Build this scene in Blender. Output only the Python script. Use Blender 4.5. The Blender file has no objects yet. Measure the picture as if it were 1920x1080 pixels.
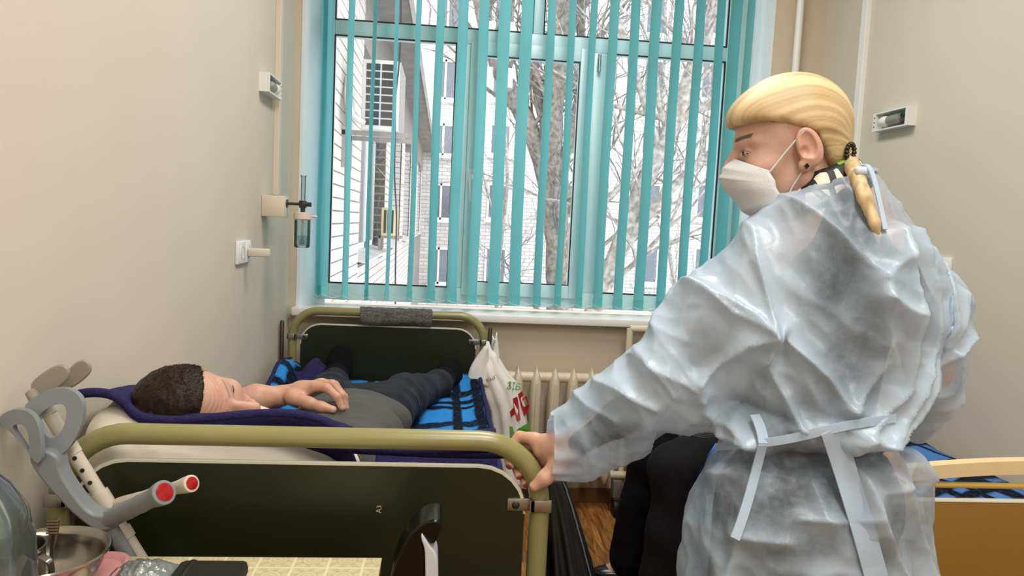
import bpy, bmesh, math, random
import numpy as np
from mathutils import Vector, Matrix, noise
random.seed(7); np.random.seed(7)
SC = bpy.context.scene
COL = SC.collection
# ------------------------------------------------------------------ camera
F = 1390.0
ZC = 1.32
YAW, PITCH, ROLL = math.radians(5.35), math.radians(5.0), math.radians(2.75)
_f0 = np.array([math.sin(YAW)*math.cos(PITCH), math.cos(YAW)*math.cos(PITCH), -math.sin(PITCH)])
_r0 = np.array([math.cos(YAW), -math.sin(YAW), 0.0])
_u0 = np.cross(_r0, _f0)
_rc = math.cos(ROLL)*_r0 + math.sin(ROLL)*_u0
_uc = math.cos(ROLL)*_u0 - math.sin(ROLL)*_r0
CAMPOS = np.array([0.0, 0.0, ZC])
def at(px, py, Y):
    """point at room depth Y that the photograph shows at pixel (px, py)"""
    d = _f0 + _rc*((px-960)/F) + _uc*((540-py)/F)
    return CAMPOS + d*(Y/d[1])
def atx(px, py, X):
    d = _f0 + _rc*((px-960)/F) + _uc*((540-py)/F)
    return CAMPOS + d*(X/d[0])
def atz(px, py, Z):
    d = _f0 + _rc*((px-960)/F) + _uc*((540-py)/F)
    return CAMPOS + d*((Z-ZC)/d[2])
cam_d = bpy.data.cameras.new('camera')
cam_d.sensor_width = 36; cam_d.lens = F/1920*36; cam_d.clip_start = .05; cam_d.clip_end = 300
cam = bpy.data.objects.new('camera', cam_d); COL.objects.link(cam)
cam.matrix_world = Matrix(((_rc[0], _uc[0], -_f0[0], 0), (_rc[1], _uc[1], -_f0[1], 0), (_rc[2], _uc[2], -_f0[2], ZC), (0, 0, 0, 1)))
SC.camera = cam
# ------------------------------------------------------------------ light
W = bpy.data.worlds.new('world'); SC.world = W; W.use_nodes = True
W.node_tree.nodes['Background'].inputs[0].default_value = (0.93, 0.95, 1.0, 1)
W.node_tree.nodes['Background'].inputs[1].default_value = 2.9
def area(name, loc, sx, sy, power, color):
    l = bpy.data.lights.new(name, 'AREA'); l.shape = 'RECTANGLE'; l.size = sx; l.size_y = sy
    l.energy = power; l.color = color
    o = bpy.data.objects.new(name, l); COL.objects.link(o); o.location = loc
    return o
LAMPS = [(0.47, 0.35, 2.96), (0.47, 2.25, 2.96), (0.47, -1.5, 2.96)]
LP = [30, 25, 36]
LAMP_OBJ = []
for p, w in zip(LAMPS, LP):
    LAMP_OBJ.append(area('ceiling_lamp_light', p, .55, 1.1, w, (1.0, 0.965, 0.91)))
SC.view_settings.view_transform = 'Standard'; SC.view_settings.look = 'None'
SC.view_settings.gamma = 1.0; SC.view_settings.use_curve_mapping = False
SC.view_settings.exposure = 0.24
# ------------------------------------------------------------------ helpers
def lin(h):
    h = h.lstrip('#'); c = [int(h[i:i+2], 16)/255 for i in (0, 2, 4)]
    return tuple(x/12.92 if x <= .04045 else ((x+.055)/1.055)**2.4 for x in c) + (1,)
MATS = {}
def mat(name, col, rough=.5, metal=0., var=0., vscale=8., bump=0., bscale=60., col2=None, spec=.5, **kw):
    if name in MATS: return MATS[name]
    m = bpy.data.materials.new(name); m.use_nodes = True; MATS[name] = m
    nt = m.node_tree; b = nt.nodes['Principled BSDF']
    c = lin(col)
    b.inputs['Base Color'].default_value = c
    b.inputs['Roughness'].default_value = rough; b.inputs['Metallic'].default_value = metal
    b.inputs['Specular IOR Level'].default_value = spec
    for k, v in kw.items():
        b.inputs[k.replace('_', ' ')].default_value = v
    tc = None
    if var > 0 or col2 or bump:
        tc = nt.nodes.new('ShaderNodeTexCoord')
    if var > 0 or col2:
        n = nt.nodes.new('ShaderNodeTexNoise'); n.inputs['Scale'].default_value = vscale; n.inputs['Detail'].default_value = 6
        nt.links.new(tc.outputs['Object'], n.inputs['Vector'])
        r = nt.nodes.new('ShaderNodeValToRGB')
        c2 = lin(col2) if col2 else tuple(x*(1-var) for x in c[:3]) + (1,)
        r.color_ramp.elements[0].position = .35; r.color_ramp.elements[1].position = .65
        r.color_ramp.elements[0].color = c2; r.color_ramp.elements[1].color = c
        nt.links.new(n.outputs['Fac'], r.inputs[0]); nt.links.new(r.outputs[0], b.inputs['Base Color'])
    if bump:
        n2 = nt.nodes.new('ShaderNodeTexNoise'); n2.inputs['Scale'].default_value = bscale; n2.inputs['Detail'].default_value = 5
        nt.links.new(tc.outputs['Object'], n2.inputs['Vector'])
        bp = nt.nodes.new('ShaderNodeBump'); bp.inputs['Strength'].default_value = bump; bp.inputs['Distance'].default_value = .01
        nt.links.new(n2.outputs['Fac'], bp.inputs['Height']); nt.links.new(bp.outputs[0], b.inputs['Normal'])
    return m
class MB:
    def __init__(s): s.v = []; s.f = []; s.mi = []; s.cur = 0
    def add(s, vs, fs):
        o = len(s.v); s.v += [tuple(map(float, p)) for p in vs]
        s.f += [tuple(o+i for i in q) for q in fs]; s.mi += [s.cur]*len(fs); return s
    def box(s, a, b, bev=0.):
        (x0, y0, z0), (x1, y1, z1) = [min(p, q) for p, q in zip(a, b)], [max(p, q) for p, q in zip(a, b)]
        if bev <= 0:
            vs = [(x, y, z) for z in (z0, z1) for y in (y0, y1) for x in (x0, x1)]
            return s.add(vs, [(0, 2, 3, 1), (4, 5, 7, 6), (0, 1, 5, 4), (2, 6, 7, 3), (0, 4, 6, 2), (1, 3, 7, 5)])
        bm = bmesh.new(); bmesh.ops.create_cube(bm, size=1)
        for v in bm.verts: v.co = Vector((x0+(v.co.x+.5)*(x1-x0), y0+(v.co.y+.5)*(y1-y0), z0+(v.co.z+.5)*(z1-z0)))
        bmesh.ops.bevel(bm, geom=bm.edges[:], offset=bev, segments=2, profile=.5, affect='EDGES')
        bm.verts.index_update()
        s.add([v.co[:] for v in bm.verts], [[v.index for v in f.verts] for f in bm.faces]); bm.free(); return s
    def loft(s, rings, cap=True, closed=True):
        n = len(rings[0]); o = []
        vs = [p for r in rings for p in r]; fs = []
        for i in range(len(rings)-1):
            for j in range(n if closed else n-1):
                k = (j+1) % n; fs.append((i*n+j, i*n+k, (i+1)*n+k, (i+1)*n+j))
        if cap and closed:
            fs.append(tuple(range(n-1, -1, -1))); m = (len(rings)-1)*n; fs.append(tuple(range(m, m+n)))
        return s.add(vs, fs)
    def tube(s, pts, r, n=10, cap=True, sy=1.0):
        pts = [Vector(p) for p in pts]; N = len(pts)
        rs = list(r) if hasattr(r, '__len__') else [r]*N
        rings = []; t0 = (pts[1]-pts[0]).normalized()
        up = Vector((0, 0, 1)) if abs(t0.z) < .9 else Vector((0, 1, 0))
        u = t0.cross(up).normalized()
        for i, p in enumerate(pts):
            t = ((pts[min(i+1, N-1)]-p).normalized() + (p-pts[max(i-1, 0)]).normalized())
            t = t.normalized() if t.length > 1e-6 else t0
            u = (u - t*u.dot(t)).normalized(); w = t.cross(u)
            rings.append([p + (u*math.cos(a)+w*math.sin(a)*sy)*rs[i] for a in [2*math.pi*k/n for k in range(n)]])
        return s.loft(rings, cap)
    def lathe(s, prof, c=(0, 0, 0), n=24, axis=None):
        """prof: (r,z) list; axis: optional 3x3 Matrix"""
        rings = []
        for r, z in prof:
            ring = [Vector((r*math.cos(2*math.pi*k/n), r*math.sin(2*math.pi*k/n), z)) for k in range(n)]
            if axis: ring = [axis @ p for p in ring]
            rings.append([p+Vector(c) for p in ring])
        return s.loft(rings, True)
    def prism(s, poly, fn):
        """poly 2D list, fn(u,v,side 0/1)->3D"""
        n = len(poly)
        return s.loft([[fn(u, v, 0) for u, v in poly], [fn(u, v, 1) for u, v in poly]])
    def build(s, name, material, parent=None, smooth=None, mats=None):
        me = bpy.data.meshes.new(name); me.from_pydata(s.v, [], s.f)
        for m in ([material] if mats is None else mats): me.materials.append(m)
        if mats: me.polygons.foreach_set('material_index', s.mi)
        bm = bmesh.new(); bm.from_mesh(me); bmesh.ops.recalc_face_normals(bm, faces=bm.faces[:]); bm.to_mesh(me); bm.free()
        o = bpy.data.objects.new(name, me); COL.objects.link(o)
        if smooth is not None:
            me.polygons.foreach_set('use_smooth', [True]*len(me.polygons))
            if smooth < 180:
                me.set_sharp_from_angle(angle=math.radians(smooth))
        if parent: setpar(o, parent)
        return o
def setpar(o, p):
    o.parent = p
    o.matrix_parent_inverse = p.matrix_basis.inverted()
def tag(o, label=None, cat=None, group=None, kind=None):
    if label: o['label'] = label
    if cat: o['category'] = cat
    if group: o['group'] = group
    if kind: o['kind'] = kind
    return o
def empty(name, loc, label=None, cat=None, group=None, kind=None):
    o = bpy.data.objects.new(name, None); COL.objects.link(o); o.location = tuple(map(float, loc)); o.empty_display_size = .05
    return tag(o, label, cat, group, kind)
def arc(c, u, v, r, a0, a1, n=8):
    c = Vector(c); u = Vector(u); v = Vector(v)
    return [c + u*(r*math.cos(a0+(a1-a0)*i/n)) + v*(r*math.sin(a0+(a1-a0)*i/n)) for i in range(n+1)]
def smooth_pts(P, k=3):
    P = [Vector(p) for p in P]
    for _ in range(k):
        Q = [P[0]]
        for a, b in zip(P[:-1], P[1:]): Q += [a*.75+b*.25, a*.25+b*.75]
        P = Q + [P[-1]]
    return P
def rect_frame(mb, x0, x1, z0, z1, w, y0, y1, bev=0):
    """picture-frame of bar width w between outer x0..x1,z0..z1"""
    mb.box((x0, y0, z0), (x0+w, y1, z1), bev); mb.box((x1-w, y0, z0), (x1, y1, z1), bev)
    mb.box((x0+w, y0, z0), (x1-w, y1, z0+w), bev); mb.box((x0+w, y0, z1-w), (x1-w, y1, z1), bev)
def text_mesh(s, size, name, extrude=.0004):
    cu = bpy.data.curves.new('t', 'FONT'); cu.body = s; cu.size = size; cu.extrude = extrude; cu.resolution_u = 3
    to = bpy.data.objects.new('t', cu); COL.objects.link(to)
    dg = bpy.context.evaluated_depsgraph_get(); me = bpy.data.meshes.new_from_object(to.evaluated_get(dg)); me.name = name
    bpy.data.objects.remove(to); bpy.data.curves.remove(cu)
    return me
# ------------------------------------------------------------------ organic surfaces from distance fields
def V3(p): return np.array([float(p[0]), float(p[1]), float(p[2])], dtype=np.float32)
def s_cone(a, b, ra, rb):
    a, b = V3(a), V3(b); ab = b-a; L = float(ab@ab)+1e-12
    def f(P):
        t = np.clip(((P-a)@ab)/L, 0, 1)
        return np.linalg.norm(P-a-t[..., None]*ab, axis=-1) - (ra+(rb-ra)*t)
    lo = np.minimum(a-ra, b-rb); hi = np.maximum(a+ra, b+rb)
    return f, lo, hi
def s_ell(c, r, rot=None):
    c = V3(c); r = V3(r); R = np.array(rot, dtype=np.float32) if rot is not None else None
    def f(P):
        q = P-c
        if R is not None: q = q@R
        k0 = np.linalg.norm(q/r, axis=-1); k1 = np.linalg.norm(q/(r*r), axis=-1)+1e-9
        return k0*(k0-1)/k1
    m = float(r.max()); return f, c-m, c+m
def chain(pts, rs):
    return [s_cone(a, b, ra, rb) for a, b, ra, rb in zip(pts[:-1], pts[1:], rs[:-1], rs[1:])]
def smin(a, b, k):
    if k <= 0: return np.minimum(a, b)
    h = np.clip(k-np.abs(a-b), 0, None)/k
    return np.minimum(a, b)-h*h*k*.25
def smax(a, b, k): return -smin(-a, -b, k)
def field_mesh(groups, res, cuts=(), pad=None, post=None, margin=.03):
    """groups: list of (k, [prims]); union inside with smoothing k, then groups united with the group's k. cuts: (prim,k) carved away"""
    prims = [p for k, g in groups for p in g]
    lo = np.min([p[1] for p in prims], axis=0)-margin; hi = np.max([p[2] for p in prims], axis=0)+margin
    n = np.ceil((hi-lo)/res).astype(int)+1
    ax = [lo[i]+res*np.arange(n[i], dtype=np.float32) for i in range(3)]
    D = np.full(tuple(n), 9., dtype=np.float32)
    for k, g in groups:
        for f, l, h in g:
            ex = max(k*1.3, 3*res)+.004
            i0 = np.maximum(((l-ex-lo)/res).astype(int), 0); i1 = np.minimum(((h+ex-lo)/res).astype(int)+2, n)
            sl = tuple(slice(int(a), int(b)) for a, b in zip(i0, i1))
            P = np.stack(np.meshgrid(*[ax[j][sl[j]] for j in range(3)], indexing='ij'), -1)
            D[sl] = smin(D[sl], f(P).astype(np.float32), k)
    for (f, l, h), k in cuts:
        ex = max(k*1.3, 3*res)+.004
        i0 = np.maximum(((l-ex-lo)/res).astype(int), 0); i1 = np.minimum(((h+ex-lo)/res).astype(int)+2, n)
        sl = tuple(slice(int(a), int(b)) for a, b in zip(i0, i1))
        P = np.stack(np.meshgrid(*[ax[j][sl[j]] for j in range(3)], indexing='ij'), -1)
        D[sl] = smax(D[sl], -f(P).astype(np.float32), k)
    return surf_nets(D, lo, res)
def surf_nets(D, lo, res):
    n = D.shape; ins = D < 0
    c = [ins[i:n[0]-1+i, j:n[1]-1+j, k:n[2]-1+k] for i in (0, 1) for j in (0, 1) for k in (0, 1)]
    s = sum(x.astype(np.int8) for x in c); mix = (s > 0) & (s < 8)
    idx = np.argwhere(mix); vid = np.full(mix.shape, -1, dtype=np.int64); vid[mix] = np.arange(len(idx))
    acc = np.zeros((len(idx), 3)); cnt = np.zeros(len(idx))
    cor = [(i, j, k) for i in (0, 1) for j in (0, 1) for k in (0, 1)]
    dv = [D[idx[:, 0]+a, idx[:, 1]+b, idx[:, 2]+e] for a, b, e in cor]
    for i in range(8):
        for j in range(i+1, 8):
            if sum(abs(cor[i][q]-cor[j][q]) for q in range(3)) != 1: continue
            m = (dv[i] < 0) != (dv[j] < 0)
            t = dv[i][m]/(dv[i][m]-dv[j][m])
            acc[m] += np.array(cor[i]) + t[:, None]*(np.array(cor[j])-np.array(cor[i])); cnt[m] += 1
    verts = lo + res*(idx + acc/cnt[:, None])
    quads = []
    for a in range(3):
        b, e = (a+1) % 3, (a+2) % 3
        sa = [slice(None)]*3; sb = [slice(None)]*3
        sa[a] = slice(0, n[a]-1); sb[a] = slice(1, n[a])
        for q in (b, e): sa[q] = slice(1, n[q]-1); sb[q] = slice(1, n[q]-1)
        A = ins[tuple(sa)]; B = ins[tuple(sb)]; ed = np.argwhere(A != B)
        if not len(ed): continue
        fl = A[tuple(ed.T)]
        ed = ed + np.array([1 if q != a else 0 for q in range(3)])
        def g(db, de):
            q = ed.copy(); q[:, b] += db; q[:, e] += de; return vid[tuple(q.T)]
        Q = np.stack([g(-1, -1), g(0, -1), g(0, 0), g(-1, 0)], 1)
        Q[~fl] = Q[~fl][:, ::-1]; quads.append(Q)
    return verts, np.concatenate(quads)
def relax(v, q, it=2, lam=.5):
    e = np.concatenate([q[:, [0, 1]], q[:, [1, 2]], q[:, [2, 3]], q[:, [3, 0]]])
    v = v.copy()
    for _ in range(it):
        acc = np.zeros_like(v); cn = np.zeros(len(v))
        np.add.at(acc, e[:, 0], v[e[:, 1]]); np.add.at(acc, e[:, 1], v[e[:, 0]])
        np.add.at(cn, e[:, 0], 1); np.add.at(cn, e[:, 1], 1)
        v += lam*(acc/np.maximum(cn, 1)[:, None]-v)
    return v
def vnormals(v, q):
    nn = np.cross(v[q[:, 2]]-v[q[:, 0]], v[q[:, 3]]-v[q[:, 1]]); out = np.zeros_like(v)
    for i in range(4): np.add.at(out, q[:, i], nn)
    return out/np.maximum(np.linalg.norm(out, axis=1), 1e-9)[:, None]
def subdivide(v, q):
    """one linear split of all-quad mesh"""
    e = np.concatenate([q[:, [i, (i+1) % 4]] for i in range(4)]); es = np.sort(e, 1)
    u, inv = np.unique(es, axis=0, return_inverse=True); inv = inv.reshape(4, -1)
    n = len(v); m = (v[u[:, 0]]+v[u[:, 1]])/2; c = v[q].mean(1)
    V = np.concatenate([v, m, c]); ci = n+len(u)+np.arange(len(q)); M = n+inv
    Q = np.concatenate([np.stack([q[:, i], M[i], ci, M[i-1]], 1) for i in range(4)])
    return V, Q
def mesh_obj(name, parts, material, parent=None, colors=None, smooth=True):
    """parts: list of (verts, quads); joined in one mesh"""
    V = []; Q = []; o = 0
    for v, q in parts: V.append(np.asarray(v)); Q += (np.asarray(q)+o).tolist(); o += len(v)
    V = np.concatenate(V)
    me = bpy.data.meshes.new(name); me.from_pydata(V.tolist(), [], Q)
    if smooth: me.polygons.foreach_set('use_smooth', [True]*len(me.polygons))
    me.materials.append(material)
    if colors is not None:
        ca = me.color_attributes.new('Col', 'FLOAT_COLOR', 'POINT')
        cc = np.ones((len(V), 4), dtype=np.float32); cc[:, :3] = np.concatenate(colors)
        ca.data.foreach_set('color', cc.ravel())
    me.update()
    ob = bpy.data.objects.new(name, me); COL.objects.link(ob)
    if parent: setpar(ob, parent)
    return ob
def fbm(p, sc, oct=3):
    return noise.fractal(Vector(p)*sc, 1.0, 2.0, oct)
def fbm_arr(v, sc, oct=3, off=0):
    return np.array([noise.fractal(Vector((x*sc+off, y*sc, z*sc)), 1.0, 2.0, oct) for x, y, z in v])
def deform_cells(v, sc, stretch=(1, 1, 1)):
    """crumple field: ridges along cell borders"""
    out = np.empty(len(v))
    for i, (x, y, z) in enumerate(v):
        d = noise.voronoi(Vector((x*sc*stretch[0], y*sc*stretch[1], z*sc*stretch[2])), distance_metric='DISTANCE')[0]
        out[i] = d[1]-d[0]
    return out
# ------------------------------------------------------------------ room shell
XL = -0.69; XR = 1.735; YW = 3.42; YB = -2.4; ZT = 3.0
M_wall = mat('wall_paint', '#d3cabb', .75, var=.05, vscale=1.6, bump=.04, bscale=25)
M_wallb = mat('window_wall_paint', '#cdc0ab', .75, var=.05, vscale=1.6, bump=.04, bscale=25)
M_ceil = mat('ceiling_paint', '#e8e4da', .85)
M_white = mat('white_plastic', '#e9e9e6', .35)
M_reveal = mat('reveal_plaster', '#dfeaf0', .6, var=.03, vscale=3)  # bluish cast of the light past the blind is put into the colour
M_pvc = mat('pvc_frame', '#cde6ea', .3)  # white frame, cyan light from the slats painted into its colour
M_cream = mat('cream_plastic', '#d8cdbb', .45)
M_steel = mat('brushed_steel', '#b5b5b0', .3, 1., var=.2, vscale=30)
M_chrome = mat('chrome', '#9a9a9a', .15, 1.)
M_dark = mat('dark_hole', '#0c0c0c', .6)
M_darkmetal = mat('dark_metal', '#4a4844', .35, .8)
def struct(name, mb, m, smooth=None): return tag(mb.build(name, m, None, smooth), kind='structure')
struct('wall_left', MB().box((XL-.12, YB, -.1), (XL, YW, ZT+.1)), M_wall)
struct('wall_right', MB().box((XR, YB, -.1), (XR+.12, YW, ZT+.1)), M_wall)
struct('wall_front', MB().box((XL-.12, YB-.12, -.1), (XR+.12, YB, ZT+.1)), M_wall)
struct('ceiling', MB().box((XL-.12, YB-.12, ZT), (XR+.12, YW+.5, ZT+.1)), M_ceil)
# window wall with opening (reveal slightly splayed)
wx0 = at(556, 560, YW)[0]; wx1 = at(1436, 250, YW)[0]; wz0 = 0.898; wz1 = 2.62; YG = 3.60; YO = 3.9
mb = MB()
mb.box((XL-.12, YW, -.1), (wx0, YO, ZT+.1)); mb.box((wx1, YW, -.1), (XR+.12, YO, ZT+.1))
mb.box((wx0, YW, -.1), (wx1, YO, wz0-.03)); mb.box((wx0, YW, wz1), (wx1, YO, ZT+.1))
struct('wall_back', mb, M_wallb)
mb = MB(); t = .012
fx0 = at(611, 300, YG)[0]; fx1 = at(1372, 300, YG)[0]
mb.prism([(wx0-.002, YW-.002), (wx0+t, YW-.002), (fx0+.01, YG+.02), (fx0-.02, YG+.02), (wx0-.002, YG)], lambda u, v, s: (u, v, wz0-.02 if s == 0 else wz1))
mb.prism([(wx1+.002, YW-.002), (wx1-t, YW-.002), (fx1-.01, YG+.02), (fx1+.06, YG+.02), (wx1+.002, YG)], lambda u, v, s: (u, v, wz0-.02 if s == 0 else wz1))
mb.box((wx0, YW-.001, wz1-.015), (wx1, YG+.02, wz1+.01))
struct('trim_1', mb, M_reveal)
# floor of planks
fl = struct('floor', MB().box((XL-.12, YB, -.12), (XR+.12, YO, -.014)), mat('subfloor', '#3a2a18', .8))
M_plank = mat('laminate_oak', '#a5713b', .32)
def plank_mat():
    nt = M_plank.node_tree; b = nt.nodes['Principled BSDF']
    tc = nt.nodes.new('ShaderNodeTexCoord'); oi = nt.nodes.new('ShaderNodeObjectInfo')
    ad = nt.nodes.new('ShaderNodeVectorMath'); ad.operation = 'MULTIPLY_ADD'
    ad.inputs[1].default_value = (1, 1, 1)
    sc = nt.nodes.new('ShaderNodeVectorMath'); sc.operation = 'SCALE'; sc.inputs['Scale'].default_value = 40
    cmb = nt.nodes.new('ShaderNodeCombineXYZ'); nt.links.new(oi.outputs['Random'], cmb.inputs[0]); nt.links.new(oi.outputs['Random'], cmb.inputs[1])
    nt.links.new(cmb.outputs[0], sc.inputs[0]); nt.links.new(tc.outputs['Object'], ad.inputs[0]); nt.links.new(sc.outputs[0], ad.inputs[2])
    mp = nt.nodes.new('ShaderNodeMapping'); mp.inputs['Scale'].default_value = (26, 2.2, 1); nt.links.new(ad.outputs[0], mp.inputs['Vector'])
    n = nt.nodes.new('ShaderNodeTexNoise'); n.inputs['Scale'].default_value = 1.6; n.inputs['Detail'].default_value = 9; n.inputs['Distortion'].default_value = 1.4
    nt.links.new(mp.outputs[0], n.inputs['Vector'])
    r = nt.nodes.new('ShaderNodeValToRGB'); e = r.color_ramp.elements
    e[0].position = .3; e[0].color = lin('#6a4119'); e[1].position = .72; e[1].color = lin('#c08f52')
    x = e.new(.5); x.color = lin('#9a6730')
    nt.links.new(n.outputs['Fac'], r.inputs[0]); nt.links.new(r.outputs[0], b.inputs['Base Color'])
plank_mat()
pw, pl = .19, 1.28
base = MB().box((-pw/2+.0012, -pl/2+.0012, -.014), (pw/2-.0012, pl/2-.0012, 0), .0012).build('plank', M_plank, fl)
k = 0; first = True
for i in range(13):
    off = (i*0.43) % 1.0*pl
    for j in range(5):
        x = XL+.09+i*pw; y = -1.9+off+j*pl
        y0, y1 = max(y-pl/2, YB), min(y+pl/2, YW)
        if y1-y0 < .1 or x > XR: continue
        o = base if first else base.copy()
        if not first: COL.objects.link(o)
        first = False
        o.location = (x, (y0+y1)/2, 0); o.scale = (1, (y1-y0)/pl, 1)
for p, lo_, w_ in zip(LAMPS, LAMP_OBJ, ('above the woman', 'nearest the window', 'furthest from the window')):
    L = empty('ceiling_light', (p[0], p[1], ZT), 'white rectangular ceiling light '+w_, 'light')
    mb = MB().box((p[0]-.31, p[1]-.6, p[2]+.02), (p[0]+.31, p[1]+.6, ZT), .004); mb.build('housing', M_white, L); setpar(lo_, L)
# baseboards
struct('baseboard_back', MB().box((XL, YW-.012, 0), (XR, YW, .07), .003), mat('baseboard', '#6b4a2a', .5))
struct('baseboard_left', MB().box((XL, YB, 0), (XL+.012, YW-.012, .07), .003), MATS['baseboard'])
struct('baseboard_right', MB().box((XR-.012, YB, 0), (XR, YW-.012, .07), .003), MATS['baseboard'])
# ------------------------------------------------------------------ window
win = empty('window_1', (fx0, YG, wz0), kind='structure')
def gx(px, py): return at(px, py, YG)[0]
def gz(px, py): return at(px, py, YG)[2]
M_gasket = mat('black_gasket', '#15181a', .5)
M_glass = bpy.data.materials.new('window_glass'); M_glass.use_nodes = True
nt = M_glass.node_tree; nt.nodes.remove(nt.nodes['Principled BSDF'])
tr = nt.nodes.new('ShaderNodeBsdfTransparent'); gl = nt.nodes.new('ShaderNodeBsdfGlossy'); gl.inputs['Roughness'].default_value = .02
tr.inputs[0].default_value = (.96, .98, .98, 1)
mx = nt.nodes.new('ShaderNodeMixShader'); mx.inputs[0].default_value = .05
nt.links.new(tr.outputs[0], mx.inputs[1]); nt.links.new(gl.outputs[0], mx.inputs[2]); nt.links.new(mx.outputs[0], nt.nodes['Material Output'].inputs[0])
zt = gz(633, 54); zb = wz0+.02; ztop = 2.56
# main frame bars
fr = MB(); D0, D1 = YG-.035, YG+.035
sl0, sl1 = gx(624, 300), gx(848, 300)      # left pane glass limits
sm0, sm1 = gx(912, 300), gx(1080, 300)     # middle sash glass
sr0, sr1 = gx(1125, 300), gx(1343, 300)    # right pane glass
fr.box((fx0-.01, D0, zb), (sl0, D1, ztop), .004); fr.box((sr1, D0, zb), (fx1+.04, D1, ztop), .004)
fr.box((sl0, D0, zb), (sr1, D1, gz(700, 532)), .004)
fr.box((sl0, D0, ztop-.06), (sr1, D1, ztop), .004)
ztr0, ztr1 = gz(633, 68), gz(633, 40)
fr.box((sl0, D0, ztr0), (sr1, D1, ztr1), .004)
fr.box((sl1, D0, gz(700, 532)), ((sl1+sm0)/2-.015, D1, ztr0), .004)
fr.box((sm1+.05, D0, gz(700, 532)), (sr0, D1, ztr0), .004)
um = gx(1008, 60); fr.box((um-.025, D0, ztr1), (um+.025, D1, ztop-.06), .004)
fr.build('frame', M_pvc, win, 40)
zbp = gz(700, 532)
# middle sash, proud of the frame
sash = MB(); s0, s1 = (sl1+sm0)/2-.015, sm1+.05
rect_frame(sash, s0, s1, zbp-.03, ztr0+.01, .062, D0-.022, D1-.02, .004)
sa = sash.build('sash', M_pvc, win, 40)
def pane(x0, x1, z0, z1, y):
    g = MB(); rect_frame(g, x0-.001, x1+.001, z0-.001, z1+.001, .006, y-.006, y+.004); ga = g.build('gasket', M_gasket, win)
    MB().box((x0, y-.002, z0), (x1, y+.002, z1)).build('glass_pane', M_glass, win)
pane(sl0, sl1, zbp, ztr0, YG-.03); pane(s0+.062, s1-.062, zbp+.032, ztr0-.052, YG-.045); pane(sr0, sr1, zbp, ztr0, YG-.03)
pane(sl0, um-.025, ztr1, ztop-.06, YG-.03); pane(um+.025, sr1, ztr1, ztop-.06, YG-.03)
# handle
h = at(882, 330, YG-.06); mb = MB().box((h[0]-.014, YG-.066, h[2]-.035), (h[0]+.014, YG-.055, h[2]+.035), .004)
mb.tube([(h[0], YG-.06, h[2]), (h[0], YG-.10, h[2]), (h[0]+.002, YG-.11, h[2]-.02), (h[0]+.006, YG-.105, h[2]-.12)], [.009, .009, .010, .008], 8)
mb.build('window_handle', M_white, win, 50)
for py in (118, 545):
    q = at(1124, py, YG-.06); MB().tube([(q[0], YG-.06, q[2]-.04), (q[0], YG-.06, q[2]+.04)], .008, 8).build('hinge', M_steel, win, 60)
# sill board
sx0 = at(546, 575, 3.355)[0]
mb = MB().box((sx0, 3.355, wz0-.035), (wx1+.06, YG-.03, wz0), .005)
tag(mb.build('trim_2', M_white, None, 40), kind='structure')
# ------------------------------------------------------------------ vertical blind
M_slat = bpy.data.materials.new('teal_slat'); M_slat.use_nodes = True
nt = M_slat.node_tree; b = nt.nodes['Principled BSDF']; b.inputs['Base Color'].default_value = lin('#9bdce1'); b.inputs['Roughness'].default_value = .8
tl = nt.nodes.new('ShaderNodeBsdfTranslucent'); tl.inputs[0].default_value = lin('#a4e8ea'); mx = nt.nodes.new('ShaderNodeMixShader'); mx.inputs[0].default_value = .5
nt.links.new(b.outputs[0], mx.inputs[1]); nt.links.new(tl.outputs[0], mx.inputs[2]); nt.links.new(mx.outputs[0], nt.nodes['Material Output'].inputs[0])
tc = nt.nodes.new('ShaderNodeTexCoord'); wv = nt.nodes.new('ShaderNodeTexNoise'); wv.inputs['Scale'].default_value = 120
mp = nt.nodes.new('ShaderNodeMapping'); mp.inputs['Scale'].default_value = (1, 1, .15); nt.links.new(tc.outputs['Object'], mp.inputs[0]); nt.links.new(mp.outputs[0], wv.inputs[0])
bp = nt.nodes.new('ShaderNodeBump'); bp.inputs['Strength'].default_value = .15; nt.links.new(wv.outputs[0], bp.inputs['Height']); nt.links.new(bp.outputs[0], b.inputs['Normal'])
M_slatend = mat('teal_pocket', '#6ac2c6', .7)
YBL = 3.44; SW = .098
bl = empty('vertical_blind', (.5, YBL, 2.60), 'teal vertical blind with many open fabric slats hanging at the window', 'blind')
MB().box((fx0, YBL-.02, 2.585), (wx1-.02, YBL+.02, 2.62), .003).build('head_rail', M_white, bl)
slats = [(597, 556, 14, 1), (608, 556, 12, 1), (645, 560, 13, 1), (686, 563, 8, -1), (726, 563, 8, 1), (767, 564, 11, 1), (806, 566, 17, 1), (846, 568, 21, 1), (885, 570, 21, 1), (923, 572, 25, 1), (962, 573, 25, 1),
         (1006, 575, 17, 1), (1045, 576, 15, 1), (1083, 577, 15, 1), (1119, 578, 20, 1), (1158, 580, 20, 1), (1196, 582, 22, 1), (1236, 583, 20, 1), (1275, 584, 20, 1),
         (1313, 586, 18, 1), (1341, 586, 24, 1), (1366, 586, 16, 1)]
cords = {1: MB(), -1: MB()}
prevb = None
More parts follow.
